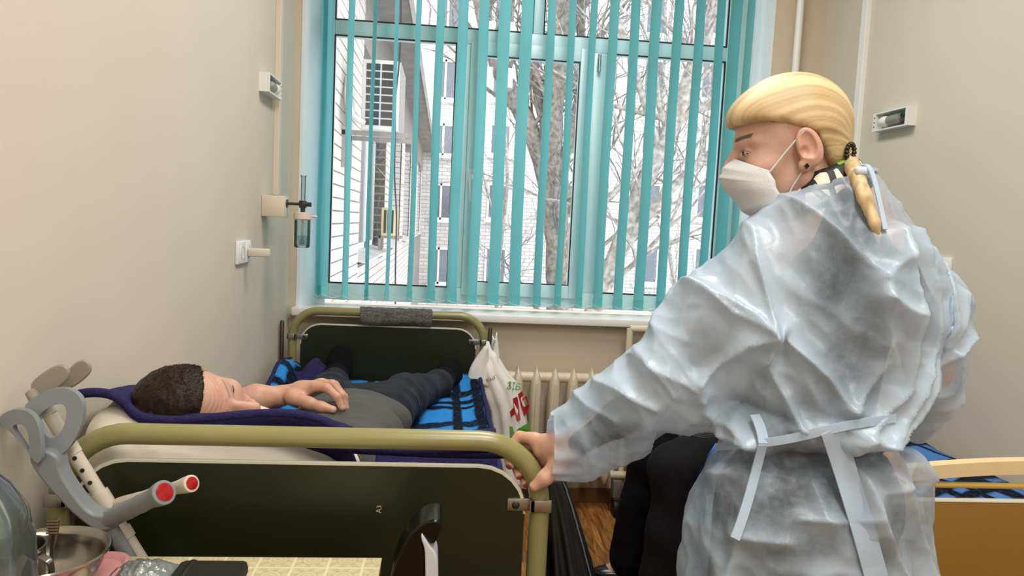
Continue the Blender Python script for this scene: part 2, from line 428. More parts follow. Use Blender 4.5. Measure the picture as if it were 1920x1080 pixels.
for i, (px, py, wpx, sg) in enumerate(slats):
    p = at(px, py, YBL); phi = math.atan2(p[0], p[1])
    d = math.asin(min(.95, wpx*.86*YBL/(F*SW)))*sg
    th = phi+d
    ux, uy = math.sin(th), math.cos(th)
    zb_, zt_ = max(p[2], .925), 2.585
    mb = MB(); K = 5; prof = []
    for j in range(K+1):
        s = -SW/2+SW*j/K; bow = .004*(1-(2*j/K-1)**2)
        prof.append((p[0]+ux*s-uy*bow, p[1]+uy*s+ux*bow))
    th_ = .0006
    ring = prof + [(x+uy*th_, y-ux*th_) for x, y in reversed(prof)]
    zs = [zb_+.045, zb_+.35, zb_+.8, zb_+1.2, zt_]
    rings = []
    for z in zs:
        wob = .003*math.sin(z*4+i*1.7)
        rings.append([(x+wob, y, z) for x, y in ring])
    so = mb.loft(rings).build('slat', M_slat, bl, 60)
    mb = MB(); tilt = .008*(1 if i % 2 else .6)
    ring2 = [(x*1.0-uy*.0015, y+ux*.0015) for x, y in prof] + [(x+uy*.002, y-ux*.002) for x, y in reversed(prof)]
    w0 = .003*math.sin((zb_+.045)*4+i*1.7)
    mb.loft([[(x+w0, y, zb_-tilt*((x-p[0])*ux+(y-p[1])*uy)/SW*2) for x, y in ring2], [(x+w0, y, zb_+.047) for x, y in ring2]]).build('weight_pocket', M_slatend, so, 60)
    for s in (-1, 1):
        q = (p[0]+ux*s*SW*.46+w0, p[1]+uy*s*SW*.46, zb_+.02)
        if prevb and s in prevb:
            a = Vector(prevb[s]); b_ = Vector(q); m_ = (a+b_)/2+Vector((0, 0, -.03))
            pts = [a*(1-t)**2+m_*2*t*(1-t)+b_*t*t for t in [k/6 for k in range(7)]]
            cords[s].tube(pts, .0008, 4)
        prevb = prevb or {}; prevb[s] = q
for s in (1, -1): cords[s].build('bottom_chain', M_white, bl)
# ------------------------------------------------------------------ outside
M_brick = mat('silicate_brick', '#cfc8c2', .85, var=.14, vscale=9, bump=.25, bscale=60)
M_mort = mat('mortar', '#8d8782', .95, var=.2, vscale=14)
M_conc = mat('eave_concrete', '#8b8884', .9, var=.3, vscale=3, bump=.3, bscale=20)
M_metalw = mat('painted_tin', '#cfccc9', .5, var=.2, vscale=2)
M_fwin = mat('far_window_frame', '#e4e2e0', .5)
M_fglass = mat('far_window_glass', '#5d6470', .12, spec=.8)
M_grey = mat('ac_shell', '#c9c6c2', .5, var=.06, vscale=6)
wing = empty('building', (-1.3, 8, -4.0), 'pale brick side wing with a deep overhanging eave, at the left pane', 'building')
XW = -1.0; ZS = 0.86; ZE = at(725, 78, 11.6)[2]+.02
ZE = 4.05
mb = MB().box((XW-.9, 5.2, -4), (XW-.012, 8.8, ZE)); mb.box((XW-.9, 8.8, -4), (XW-.012, 36, ZS-.12)); mb.box((XW-.9, 8.8, 3.3), (XW-.012, 36, ZE))
mb.box((XW-.9, 8.8, -4), (XW-.30, 36, ZE))
piers = [(12.4+4.15*i, 13.5+4.15*i) for i in range(6)]
for a, b_ in piers: mb.box((XW-.5, a+.012, ZS-.12), (XW-.012, b_, 3.3))
mb.build('wall', M_mort, wing)
bh, blen, jt = .118, .46, .014
bk = MB().box((-.03, 0, 0), (0, blen-jt, bh-jt), .004).build('brick', M_brick, wing); bmesh_shared = bk.data
bk_first = True; nb = 0
def brick(x, y, z, sy=1., rz=0., sx=1.):
    global bk_first, nb
    o = bk if bk_first else bk.copy()
    if not bk_first: COL.objects.link(o)
    bk_first = False; nb += 1
    o.location = (x+random.uniform(-.003, .003), y, z); o.scale = (sx, sy, 1); o.rotation_euler.z = rz
for r in range(32):
    z = .30+r*bh; y = 6.2-(blen/2 if r % 2 else 0)
    while y < 8.79:
        L = min(blen, 8.8-y)
        if y+L > 6.3: brick(XW, y, z, L/blen)
        y += blen
for r in range(20):          # first pier: its near face and its outer face
    z = ZS-.1+r*bh
    brick(XW-.29, 12.4+.012, z, .63, -math.pi/2)
    if r % 2: brick(XW, 12.42, z, 1.0); brick(XW, 12.42+blen, z, 1.0)
    else: brick(XW, 12.42, z, .5); brick(XW, 12.42+blen*.5, z, 1.0); brick(XW, 12.42+blen*1.5, z, .5)
rest = MB()
for r in range(36):
    z = -1.4+r*bh
    if z > ZS-.2: break
    y = 8.8-(blen/2 if r % 2 else 0)
    while y < 24: rest.box((XW-.03, max(y, 8.8), z), (XW+random.uniform(-.002, .002), y+blen-jt, z+bh-jt)); y += blen
for a, b_ in piers[1:]:
    for r in range(20):
        z = ZS-.1+r*bh; rest.box((XW-.29, a, z), (XW-.01, a+.03, z+bh-jt))
        o_ = blen/2 if r % 2 else 0
        rest.box((XW-.03, a, z), (XW, a+.55-o_, z+bh-jt)); rest.box((XW-.03, a+.565-o_, z), (XW, b_, z+bh-jt))
tag(rest.build('bricks', M_brick, wing), kind='stuff')
y0 = 8.8
for i, (a, b_) in enumerate(piers):
    f = MB(); f.box((XW-.24, y0, ZS), (XW-.20, a, 3.3))
    g = MB(); n = 3; wdt = (a-y0)/n
    fo = MB()
    for j in range(n): rect_frame_y = None
    for j in range(n):
        ya, yb = y0+j*wdt, y0+(j+1)*wdt
        for (p, q) in (((ya, ZS), (ya+.07, 3.3)), ((yb-.07, ZS), (yb, 3.3)), ((ya, ZS), (yb, ZS+.08)), ((ya, 3.2), (yb, 3.3)), ((ya, 2.5), (yb, 2.57))):
            fo.box((XW-.26, p[0], p[1]), (XW-.18, q[0], q[1]))
    wo = fo.build('window', M_fwin, wing); f.build('pane', M_fglass, wo)
    MB().prism([(XW-.25, ZS+.01), (XW+.10, ZS-.07), (XW+.10, ZS-.10), (XW-.25, ZS-.04)], lambda u, v, s: (u, y0+.02 if s == 0 else a-.02, v)).build('sill', M_metalw, wing)
    y0 = b_
e = MB().box((XW-1.2, 5.2, ZE), (XW+.46, 36, ZE+.14)); e.build('eave', M_conc, wing)
MB().box((XW+.44, 5.2, ZE-.03), (XW+.50, 36, ZE+.24)).build('gutter', M_metalw, wing)
def ac_unit(name, c, w, dep, hgt, m, label, cols, rows):
    """c = base centre, w across (X), dep along Y"""
    x, y, z = c; r = empty(name, c, label, 'air conditioner')
    MB().box((x-w/2, y-dep/2, z), (x+w/2, y+dep/2, z+hgt), .012).build('casing', m, r, 40)
    g = MB(); fw = .03; cw = (w-2*fw)/cols; ch = (hgt-2*fw)/rows
    for i in range(cols):
        for j in range(rows):
            g.box((x-w/2+fw+i*cw+.008, y-dep/2-.004, z+fw+j*ch+.007), (x-w/2+fw+(i+1)*cw-.008, y-dep/2+.01, z+fw+(j+1)*ch-.007))
    g.build('coil_grid', mat('coil_dark', '#2b2d30', .7, var=.3, vscale=40), r)
    l = MB()
    for j in range(int(hgt/.022)): l.box((x+w/2-.004, y-dep/2+.04, z+.02+j*.022), (x+w/2+.008, y+dep/2-.04, z+.03+j*.022))
    l.build('louvre_grille', mat('ac_louvre', '#a9a6a2', .6), r)
    b = MB()
    for s in (-.3, .3):
        b.box((XW-.01, y+s*dep-.02, z-.045), (x+w/2+.08, y+s*dep+.02, z-.0005)); b.box((XW-.005, y+s*dep-.02, z-.35), (XW+.03, y+s*dep+.02, z))
    b.build('wall_bracket', m if cols < 2 else mat('bracket_grey', '#8f8c88', .6), r)
    return r
a0 = at(735, 248, 7.6)
ac = ac_unit('air_conditioner', (XW+.36, 7.45, at(720, 243, 7.0)[2]), .34, .85, .63, M_grey, 'large grey air conditioner with a gridded side, bracketed to the brick wing', 2, 8)
a0 = at(735, 440, 12.6)
ac2 = ac_unit('air_conditioner', (XW+.15, 11.6, at(735, 442, 11.4)[2]), .22, .6, .42, mat('ac_yellow', '#cbb98c', .6), 'small yellowed air conditioner below, in front of a brick pier', 3, 1)
# pipe of the unit, wires
hz = at(720, 243, 7.0)[2]
MB().tube(smooth_pts([(XW+.02, 7.3, hz+.5), (XW+.06, 7.0, hz+.25), (XW+.12, 6.98, hz+.1), (XW+.22, 7.03, hz+.05)]), .03, 8).build('refrigerant_pipe', M_metalw, ac, 60)
wp = [at(*q, 6.6) for q in ((752, -60), (752, 60), (748, 130), (741, 180), (741, 260), (739, 330), (744, 400), (742, 470), (741, 540), (742, 640))]
tag(MB().tube(smooth_pts(wp), .007, 6).build('cable', mat('black_cable', '#26262a', .6)), 'thin black cable hanging loose outside, in front of the air conditioners', 'cable')
# facade facing us
YF = 31.0
fac = empty('building', (6, YF, -8), 'long pale brick apartment block standing far behind the trees', 'building')
M_fbrick = bpy.data.materials.new('far_brick'); M_fbrick.use_nodes = True
nt = M_fbrick.node_tree; b = nt.nodes['Principled BSDF']; b.inputs['Roughness'].default_value = .9
tc = nt.nodes.new('ShaderNodeTexCoord'); mp = nt.nodes.new('ShaderNodeMapping'); mp.inputs['Rotation'].default_value = (math.pi/2, 0, 0)
bt = nt.nodes.new('ShaderNodeTexBrick'); bt.inputs['Scale'].default_value = 1.0; bt.inputs['Brick Width'].default_value = .42; bt.inputs['Row Height'].default_value = .15; bt.inputs['Mortar Size'].default_value = .016
bt.inputs['Color1'].default_value = lin('#d9d3cf'); bt.inputs['Color2'].default_value = lin('#c8c0bd'); bt.inputs['Mortar'].default_value = lin('#a8a09d')
nt.links.new(tc.outputs['Object'], mp.inputs[0]); nt.links.new(mp.outputs[0], bt.inputs[0]); nt.links.new(bt.outputs[0], b.inputs['Base Color'])
MB().box((-9, YF, -9), (30, YF+8, 16)).build('wall', M_fbrick, fac)
for cxp in (835, 938, 1072, 1222, 1330):
    for cyp, hh in ((150, 78), (262, 62), (378, 70), (498, 70), (30, 76)):
        p0 = at(cxp-19+(262-cyp)*.04, cyp-hh/2, YF); p1 = at(cxp+19+(262-cyp)*.04, cyp+hh/2, YF)
        x0, x1, z1_, z0_ = p0[0], p1[0], p0[2], p1[2]
        f = MB(); rect_frame(f, x0, x1, z0_, z1_, .09, YF-.06, YF+.05); f.box(((x0*.6+x1*.4)-.04, YF-.06, z0_), ((x0*.6+x1*.4)+.04, YF+.05, z1_)); f.box((x0-.1, YF-.2, z0_-.12), (x1+.1, YF+.02, z0_))
        wo = f.build('window', M_fwin, fac); MB().box((x0+.05, YF-.02, z0_+.05), (x1-.05, YF+.0, z1_-.05)).build('pane', M_fglass, wo)
tag(MB().box((-40, 4.6, -6.4), (60, 80, -6.2)).build('ground', mat('snowy_ground', '#d9d6d6', .9, var=.15, vscale=.6)), kind='structure')
# pinkish fence in the yard
# trees
M_bark = mat('bark', '#a3988f', .95, col2='#6f655f', vscale=14, bump=.7, bscale=45)
M_bark2 = mat('bark_pale', '#b5aca6', .95, col2='#81776f', vscale=14, bump=.7, bscale=45)
def tree(name, label, limbs, Y, m, seed, ntw):
    random.seed(seed)
    b0 = at(*limbs[0][0][0], Y); r = empty(name, (b0[0], Y, -6.2), label, 'tree', 'bare trees outside')
    mb = MB(); starts = []
    for pts, w0, w1 in limbs:
        P = [Vector(at(x, y, Y+random.uniform(-.1, .1))) for x, y in pts]
        if pts is limbs[0][0]: P = [Vector((P[0].x, Y, -6.3)), Vector((P[0].x, Y, -2.5))] + P
        S = smooth_pts(P, 2); n = len(S)
        R = [(w0+(w1-w0)*i/(n-1))*Y/F/2*(1+.08*random.uniform(-1, 1)) for i in range(n)]
        mb.tube(S, R, 12)
        for i in range(n//4, n): starts.append((S[i], (S[min(i+1, n-1)]-S[max(i-1, 0)]).normalized(), R[i]))
    mb.build('trunk', m, r, 180)
    tw = MB()
    def grow(p, d, rad, depth, L):
        pts = [p]; q = p.copy()
        for _ in range(5):
            d = (d+Vector((random.uniform(-.35, .35), random.uniform(-.25, .25), random.uniform(-.18, .32)))).normalized()
            q = q+d*L/5; pts.append(q.copy())
        tw.tube(pts, [rad*(1-.14*i) for i in range(6)], 5 if depth > 1 else 3, False)
        if depth > 0:
            for i in (2, 3, 4, 5):
                if random.random() < .85:
                    dd = (d+Vector((random.uniform(-1, 1), random.uniform(-.6, .6), random.uniform(-.5, .9)))).normalized()
                    grow(pts[i], dd, rad*.5, depth-1, L*.62)
    for _ in range(ntw):
        p, d, R = random.choice(starts)
        dd = (d*.5+Vector((random.uniform(-1, 1), random.uniform(-.6, .6), random.uniform(-.3, .9)))).normalized()
        grow(p, dd, min(R*.35, .04), 2, random.uniform(1.2, 2.6))
    tag(tw.build('twigs', m, r, 180), kind='stuff')
tree('tree', 'thick bare tree whose forked trunk rises behind the middle window sash', [
    ([(1050, 620), (1048, 530), (1045, 440), (1040, 380), (1030, 300), (1036, 200), (1050, 100), (1056, -40)], 54, 38),
    ([(1044, 420), (1012, 280), (965, 185), (928, 115), (905, 40), (895, -40)], 38, 22),
    ([(1066, 400), (1055, 320), (1022, 240), (1004, 165), (1000, 60), (985, -40)], 20, 14),
    ([(1050, 330), (1085, 200), (1095, 120), (1080, -40)], 22, 16)], 11.5, M_bark, 3, 46)
tree('tree', 'leaning bare tree spreading long boughs behind the right window pane', [
    ([(1100, 620), (1128, 545), (1170, 440), (1212, 330), (1258, 245), (1302, 130), (1340, 0), (1352, -60)], 40, 28),
    ([(1150, 500), (1175, 455), (1222, 392), (1290, 322), (1335, 285), (1400, 240)], 24, 14),
    ([(1238, 275), (1288, 208), (1325, 203), (1390, 170)], 18, 12),
    ([(1115, 400), (1140, 375), (1180, 330), (1222, 300)], 12, 8),
    ([(1240, 290), (1210, 200), (1185, 110), (1150, 20), (1140, -50)], 15, 9)], 9.6, M_bark2, 11, 46)
tree('tree', 'thin pale bare tree in the distance between the facade and the near trees', [
    ([(935, 640), (930, 560), (940, 450), (955, 330), (940, 200), (950, 60), (945, -40)], 9, 5),
    ([(940, 450), (905, 330), (890, 220), (900, 100)], 5, 3)], 19, M_bark2, 21, 26)
tree('tree', 'thin bare tree far right, its crown filling the right pane', [
    ([(1270, 640), (1270, 560), (1250, 450), (1262, 330), (1240, 200), (1250, 60), (1245, -40)], 9, 5),
    ([(1256, 420), (1300, 330), (1330, 220), (1330, 100)], 5, 3)], 19, M_bark2, 25, 30)
random.seed(5)
# ------------------------------------------------------------------ beds
M_olive = mat('olive_enamel', '#8f8a58', .28, var=.06, vscale=20, spec=.6)
M_panel = mat('dark_green_laminate', '#1b210b', .38, var=.15, vscale=3)
M_edge = mat('pale_edging', '#c9c6b4', .45)
def arch(x0, x1, Y, zr, rad, z0=.04, Y1=None, n=10):
    Y1 = Y if Y1 is None else Y1
    L = lambda x: Y+(Y1-Y)*(x-x0)/(x1-x0)
    P = [(x0, Y, z0), (x0, Y, zr-rad)] + [(x0+rad-rad*math.cos(a), L(x0+rad-rad*math.cos(a)), zr-rad+rad*math.sin(a)) for a in [math.pi/2*i/n for i in range(1, n+1)]]
    P += [(x1-rad+rad*math.sin(a), L(x1-rad+rad*math.sin(a)), zr-rad+rad*math.cos(a)) for a in [math.pi/2*i/n for i in range(0, n+1)]] + [(x1, Y1, z0)]
    return P
def rpoly(x0, x1, z0, z1, r, n=6, bottom=False):
    P = []
    cs = [(x1-r, z1-r, 0), (x0+r, z1-r, 1)] + ([(x0+r, z0+r, 2), (x1-r, z0+r, 3)] if bottom else [])
    for cx, cz, q in cs:
        P += [(cx+r*math.cos(math.pi/2*(q+i/n)), cz+r*math.sin(math.pi/2*(q+i/n))) for i in range(n+1)]
    if not bottom: P += [(x0, z0), (x1, z0)]
    return P
BX0, BX1, BYN, BYF = -.640, .191, 1.30, 3.25
bed = empty('hospital_bed', (-.22, 2.3, 0), 'olive green metal hospital bed with a dark panel, holding the lying man', 'bed')
def bed_end(Y, zr, rad, gap, inset, Y1=None):
    MB().tube(arch(BX0, BX1, Y, zr, rad, .05), .0185, 14).build('end_tube', M_olive, bed, 60)
    z1 = zr-gap; x0, x1 = BX0+inset, BX1-inset
    poly = rpoly(x0, x1, .40, z1, rad*.75)
    p = MB().prism(poly, lambda u, v, s: (u, Y-.008 if s == 0 else Y+.008, v)).build('end_panel', M_panel, bed, 40)
    e = MB(); pts = [(u, Y-.005, v) for u, v in rpoly(x0, x1, .40, z1, rad*.75)][:-2]
    e.tube(pts, .0042, 6).build('edging', M_edge, p, 60)
    for s, x in ((1, BX0), (-1, BX1)):
        xb = x+s*(inset+.032); zb = zr-.113
        b = MB().box((min(x+s*.012, xb), Y-.0125, zb-.0115), (max(x+s*.012, xb), Y-.0085, zb+.0115), .0012)
        b.box((x-.019, Y-.021, zb-.0115), (x+.019, Y-.0175, zb+.0115), .001); b.box((min(x+s*.012, x+s*.02), Y-.021, zb-.0115), (max(x+s*.012, x+s*.02), Y-.0085, zb+.0115))
        bo = b.build('bracket', M_steel, bed, 40)
        c = Vector((x+s*(inset+.017), Y-.0125, zb)); ax = Matrix.Rotation(math.pi/2, 3, 'X')
        sc = MB().lathe([(.0072, 0), (.0072, .0022), (.005, .0035)], c, 14, ax); sc.build('screw', M_darkmetal, bo, 40)
    for x in (BX0, BX1):
        MB().lathe([(.026, 0), (.028, .01), (.026, .05), (.02, .06)], (x, Y, 0), 14).build('foot_cap', M_dark, bed, 40)
bed_end(BYN, .9285, .115, .045, .028)
bed_end(BYF, .902, .115, .058, .036)
for x in (BX0+.02, BX1-.02):
    MB().box((x-.018, BYN, .50), (x+.018, BYF, .545), .003).build('side_rail', M_olive, bed, 40)
mb = MB()
for i in range(14): mb.box((BX0+.03, BYN+.08+i*.135, .515), (BX1-.03, BYN+.12+i*.135, .522))
mb.build('slat_base', M_steel, bed)
for x, m_ in ((BX0-.035, 'l'), (BX1+.022, 'r')):   # dark rods with rounded tips at the far corners
    p = MB().tube([(x, BYF-.045, .52), (x, BYF-.045, .60), (x, BYF-.045, .855), (x, BYF-.045, .862)], [.009, .009, .009, .005], 8); p.build('corner_rod', M_darkmetal, bed, 50)
    MB().tube([(x, BYF-.045, .70), (x+(.04 if m_ == 'l' else -.03), BYF-.02, .70)], .005, 6).build('rod_clip', M_darkmetal, bed, 50)
# stencil marks on the near panel
me = text_mesh('А3', .0125, 'stencil'); o = bpy.data.objects.new('stencil_mark', me); COL.objects.link(o); me.materials.append(mat('pale_stencil', '#a9a585', .8))
p = at(702, 962, BYN-.009); o.location = (p[0]+.012, BYN-.0095, p[2]-.0); o.rotation_euler = (math.pi/2, -math.pi/2, 0); setpar(o, bed)
# mattress with a raised head section
def bed_z(y): 
    t = min(1, max(0, (1.92-y)/.45)); return .60+.15*t*t*(3-2*t)
mt = MB(); rings = []
for i in range(25):
    y = BYN+.04+i*(BYF-BYN-.09)/24; zt_ = bed_z(y)
    P = rpoly(BX0+.02, BX1-.02, zt_-.09, zt_, .03, 4, True); rings.append([(u, y, v) for u, v in P])
tag(mt.loft(rings).build('mattress', mat('mattress_ticking', '#b9b3a4', .9), None, 60), 'grey mattress under the blanket on the olive bed', 'mattress')
# ---- cream bed on the right
M_creamt = mat('cream_enamel', '#d9cfb4', .35)
M_beech = mat('pale_beech', '#dcc89a', .4, var=.06, vscale=6)
M_brown = mat('brown_board', '#8a6420', .42, var=.12, vscale=2)
M_gold = mat('ochre_enamel', '#c2a24e', .3)
RX0, RX1, RYN, RYF = .855, 1.69, 1.38, 3.28
rb = empty('hospital_bed', (1.27, 2.3, 0), 'bed on the right with an arched pale rail and a brown end board', 'bed')
p = at(1800, 868, RYN)
def arched_bar(Y, zc, rise, h, th, m, name):
    n = 24; top = []; bot = []
    for i in range(n+1):
        u = i/n; x = RX0+(RX1-RX0)*u; s = math.sin(math.pi*min(1, max(0, u)))**.8*rise
        top.append((x, zc+s)); bot.append((x, zc+s-h))
    MB().prism(top+bot[::-1], lambda u, v, s: (u, Y-th/2 if s == 0 else Y+th/2, v)).build(name, m, rb, 40)
zl = at(1735, 876, RYN)[2]
arched_bar(RYN, zl-.012, .034, .028, .026, M_beech, 'arched_rail')
zg = at(1800, 910, RYN)[2]
MB().tube([(RX0, RYN-.002, zg+.002), (RX1, RYN-.002, zg)], .0062, 10).build('cross_tube', M_gold, rb, 60)
zp = at(1800, 939, RYN)[2]
MB().box((RX0+.01, RYN-.009, .30), (RX1-.01, RYN+.009, zp), .003).build('end_board', M_brown, rb, 40)
MB().box((RX0+.01, RYN-.0095, zp), (RX1-.01, RYN+.0095, zp+.003), .001).build('edging', M_edge, rb, 40)
for x in (RX0, RX1):
    MB().tube([(x, RYN, .05), (x, RYN, zl-.02)], .015, 10).build('leg', M_creamt, rb, 60)
    MB().tube([(x, RYF, .12), (x, RYF, .40), (x, RYF, .868)], .0155, 10).build('leg', M_creamt, rb, 60)
MB().tube([(RX0, RYF, .868), (RX1, RYF, .868)], .0165, 10).build('head_rail', M_creamt, rb, 60)
MB().box((RX0+.05, RYF-.01, .45), (RX1-.05, RYF+.01, .80), .003).build('head_board', M_brown, rb, 40)
MB().tube([(RX0-.06, RYF-.03, .195), (RX1, RYF-.03, .195)], .017, 10).build('cross_bar', M_creamt, rb, 60)
cx = at(1156, 905, RYF-.03)[0]
for x in (cx, RX1-.05):
    c = empty('x', (0, 0, 0)); bpy.data.objects.remove(c)
    k = MB().box((x-.02, RYF-.06, .095), (x+.022, RYF-.0, .175), .006); k.box((x-.012, RYF-.045, .04), (x+.014, RYF-.015, .10), .003)
    co = k.build('caster_fork', mat('grey_metal', '#8f8f8a', .35, .6), rb, 40)
    MB().lathe([(.008, -.012), (.04, -.012), (.043, 0), (.04, .012), (.008, .012)], (x, RYF-.03, .043), 18, Matrix.Rotation(math.pi/2, 3, 'Y')).build('wheel', M_dark, co, 40)
for x in (RX0+.012, RX1-.012):
    MB().box((x-.015, RYN, .46), (x+.015, RYF, .50), .003).build('side_rail', M_creamt, rb, 40)
mt = MB(); P = rpoly(RX0+.02, RX1-.02, .50, .60, .03, 4, True)
tag(mt.loft([[(u, y, v) for u, v in P] for y in (RYN+.03, RYF-.03)]).build('mattress', mat('mattress_grey', '#a29c90', .9), None, 60), 'mattress on the right bed beneath the dark blanket', 'mattress')
# ------------------------------------------------------------------ plaid blankets
def plaid_mat(name, sx, sy, blue, dark, rot=0.):
    m = bpy.data.materials.new(name); m.use_nodes = True; nt = m.node_tree; b = nt.nodes['Principled BSDF']; b.inputs['Roughness'].default_value = .95
    b.inputs['Specular IOR Level'].default_value = .15
    b.inputs['Sheen Weight'].default_value = .0
    uv = nt.nodes.new('ShaderNodeUVMap'); uv.uv_map = 'UV'
    nz = nt.nodes.new('ShaderNodeTexNoise'); nz.inputs['Scale'].default_value = 9; nt.links.new(uv.outputs[0], nz.inputs[0])
    ns = nt.nodes.new('ShaderNodeVectorMath'); ns.operation = 'SCALE'; ns.inputs['Scale'].default_value = .02; nt.links.new(nz.outputs['Color'], ns.inputs[0])
    ad = nt.nodes.new('ShaderNodeVectorMath'); nt.links.new(uv.outputs[0], ad.inputs[0]); nt.links.new(ns.outputs[0], ad.inputs[1])
    sp = nt.nodes.new('ShaderNodeSeparateXYZ'); nt.links.new(ad.outputs[0], sp.inputs[0])
    def stripes(sock, period, cuts):
        md = nt.nodes.new('ShaderNodeMath'); md.operation = 'WRAP'; md.inputs[1].default_value = 0; md.inputs[2].default_value = period; nt.links.new(sock, md.inputs[0])
        dv = nt.nodes.new('ShaderNodeMath'); dv.operation = 'DIVIDE'; dv.inputs[1].default_value = period; nt.links.new(md.outputs[0], dv.inputs[0])
        r = nt.nodes.new('ShaderNodeValToRGB'); r.color_ramp.interpolation = 'LINEAR'; e = r.color_ramp.elements
        e[0].position = 0; e[0].color = (cuts[0][1],)*3+(1,); e[1].position = 1; e[1].color = (cuts[-1][1],)*3+(1,)
        for p_, v_ in cuts[1:-1]: q = e.new(p_); q.color = (v_,)*3+(1,)
        nt.links.new(dv.outputs[0], r.inputs[0]); return r.outputs[0]
    A = stripes(sp.outputs[0], sx, [(0, 0), (.30, 0), (.325, 1), (.40, 1), (.42, 0), (.52, 0), (.545, 1), (.62, 1), (.64, 0), (.74, 0), (.78, 1), (.97, 1), (1, 0)])
    B = stripes(sp.outputs[1], sy, [(0, 0), (.34, 0), (.375, 1), (.45, 1), (.47, .1), (.52, .1), (.555, 1), (.63, 1), (.66, 0), (.80, 0), (.84, .95), (.97, .95), (1, 0)])
    mxx = nt.nodes.new('ShaderNodeMath'); mxx.operation = 'MAXIMUM'; nt.links.new(A, mxx.inputs[0]); nt.links.new(B, mxx.inputs[1])
    n2 = nt.nodes.new('ShaderNodeTexNoise'); n2.inputs['Scale'].default_value = 70; n2.inputs['Detail'].default_value = 4; nt.links.new(uv.outputs[0], n2.inputs[0])
    sb = nt.nodes.new('ShaderNodeMath'); sb.operation = 'MULTIPLY_ADD'; sb.inputs[1].default_value = .7; sb.inputs[2].default_value = -.35; nt.links.new(n2.outputs[0], sb.inputs[0])
    a2 = nt.nodes.new('ShaderNodeMath'); a2.use_clamp = True; nt.links.new(mxx.outputs[0], a2.inputs[0]); nt.links.new(sb.outputs[0], a2.inputs[1])
    mx = nt.nodes.new('ShaderNodeMix'); mx.data_type = 'RGBA'; mx.inputs[6].default_value = lin(blue); mx.inputs[7].default_value = lin(dark)
    nt.links.new(a2.outputs[0], mx.inputs[0]); nt.links.new(mx.outputs[2], b.inputs['Base Color'])
    bp = nt.nodes.new('ShaderNodeBump'); bp.inputs['Strength'].default_value = .5; bp.inputs['Distance'].default_value = .006; nt.links.new(n2.outputs[0], bp.inputs['Height']); nt.links.new(bp.outputs[0], b.inputs['Normal'])
    return m
M_plaid = plaid_mat('blue_black_plaid', .36, .46, '#2e86d2', '#0b0c14')
M_plaid2 = plaid_mat('navy_plaid', .30, .40, '#4a7cc0', '#0d0f1c')
M_purple = mat('indigo_binding', '#332f5c', .9, var=.25, vscale=60, bump=.5, bscale=250, spec=.1)
def sheet(name, fn, us, vs, material, parent=None, thick=.006, uvf=None):
    nu, nv = len(us), len(vs)
    top = [[Vector(fn(u, v)) for u in us] for v in vs]
    V = [p for r in top for p in r]; n0 = len(V)
    N = []
    for j in range(nv):
        for i in range(nu):
            a = top[j][min(i+1, nu-1)]-top[j][max(i-1, 0)]; b = top[min(j+1, nv-1)][i]-top[max(j-1, 0)][i]
            N.append(a.cross(b).normalized())
    V += [p-n*thick for p, n in zip(V, N)]
    Fc = []
    for j in range(nv-1):
        for i in range(nu-1):
            a = j*nu+i; Fc.append((a, a+1, a+1+nu, a+nu)); Fc.append((n0+a+nu, n0+a+1+nu, n0+a+1, n0+a))
    for i in range(nu-1):
        Fc.append((i+1, i, n0+i, n0+i+1)); a = (nv-1)*nu+i; Fc.append((a, a+1, n0+a+1, n0+a))
    for j in range(nv-1):
        a = j*nu; Fc.append((a, a+nu, n0+a+nu, n0+a)); a = j*nu+nu-1; Fc.append((a+nu, a, n0+a, n0+a+nu))
    me = bpy.data.meshes.new(name); me.from_pydata([tuple(p) for p in V], [], Fc)
    uvl = me.uv_layers.new(name='UV')
    UV = [(u, v) for v in vs for u in us]; UV = UV+UV
    if uvf: UV = [uvf(*q) for q in UV]
    for lp in me.loops: uvl.data[lp.index].uv = UV[lp.vertex_index]
    me.polygons.foreach_set('use_smooth', [True]*len(me.polygons)); me.materials.append(material)
    o = bpy.data.objects.new(name, me); COL.objects.link(o)
    if parent: setpar(o, parent)
    return o
def ls(a, b, n): return [a+(b-a)*i/(n-1) for i in range(n)]
def ss(a, b, x):
    t = min(1, max(0, (x-a)/(b-a))); return t*t*(3-2*t)
# left bed blanket: lies over mattress and pillow, rises against the wall
def pil_z(x, y):
    """pillow top bulge above the raised mattress"""
    ex = max(0, 1-abs((x+.40)/.27)**4); ey = max(0, 1-abs((y-1.55)/.24)**4)
    return .145*(ex*ey)**.45 if ex*ey > 0 else 0
def blz(x, y):
    z = bed_z(y)+.016+pil_z(x, y)*1.0
    z += .012*fbm((x, y, 0), 5, 3)+.004*fbm((x, y, 3), 16, 2)
    z += .085*math.exp(-((x+.615)/.055)**2)*ss(2.35, 2.75, y)*(1+.35*math.sin(y*11))   # hump at the wall
    z += .03*math.exp(-((x-.17)/.04)**2)*ss(1.5, 1.8, y)
    z += .022*math.exp(-((x-.10)/.05)**2)*ss(2.95, 3.1, y)*(1+math.sin(y*20))
    return z
def bl_near(x): return 1.74
nu, nv = 56, 100
def blanket_fn(u, v):
    y = 1.74+(3.20-1.74)*v
    return (u, y, blz(u, y))
us = ls(BX0+.005, BX1-.012, nu); vs = ls(0, 1, nv)
blk = sheet('plaid_blanket', blanket_fn, us, vs, M_plaid, None, .007, lambda u, v: (u+.05, v*1.46+.1))
tag(blk, 'blue and black plaid blanket with indigo edging spread beneath the lying man', 'blanket')
for x in (BX0+.008, BX1-.016):
    e = [(x, y, blz(x, y)+.002) for y in ls(1.75, 3.19, 60)]
    MB().tube(e, .009, 8).build('binding', M_purple, blk, 180)
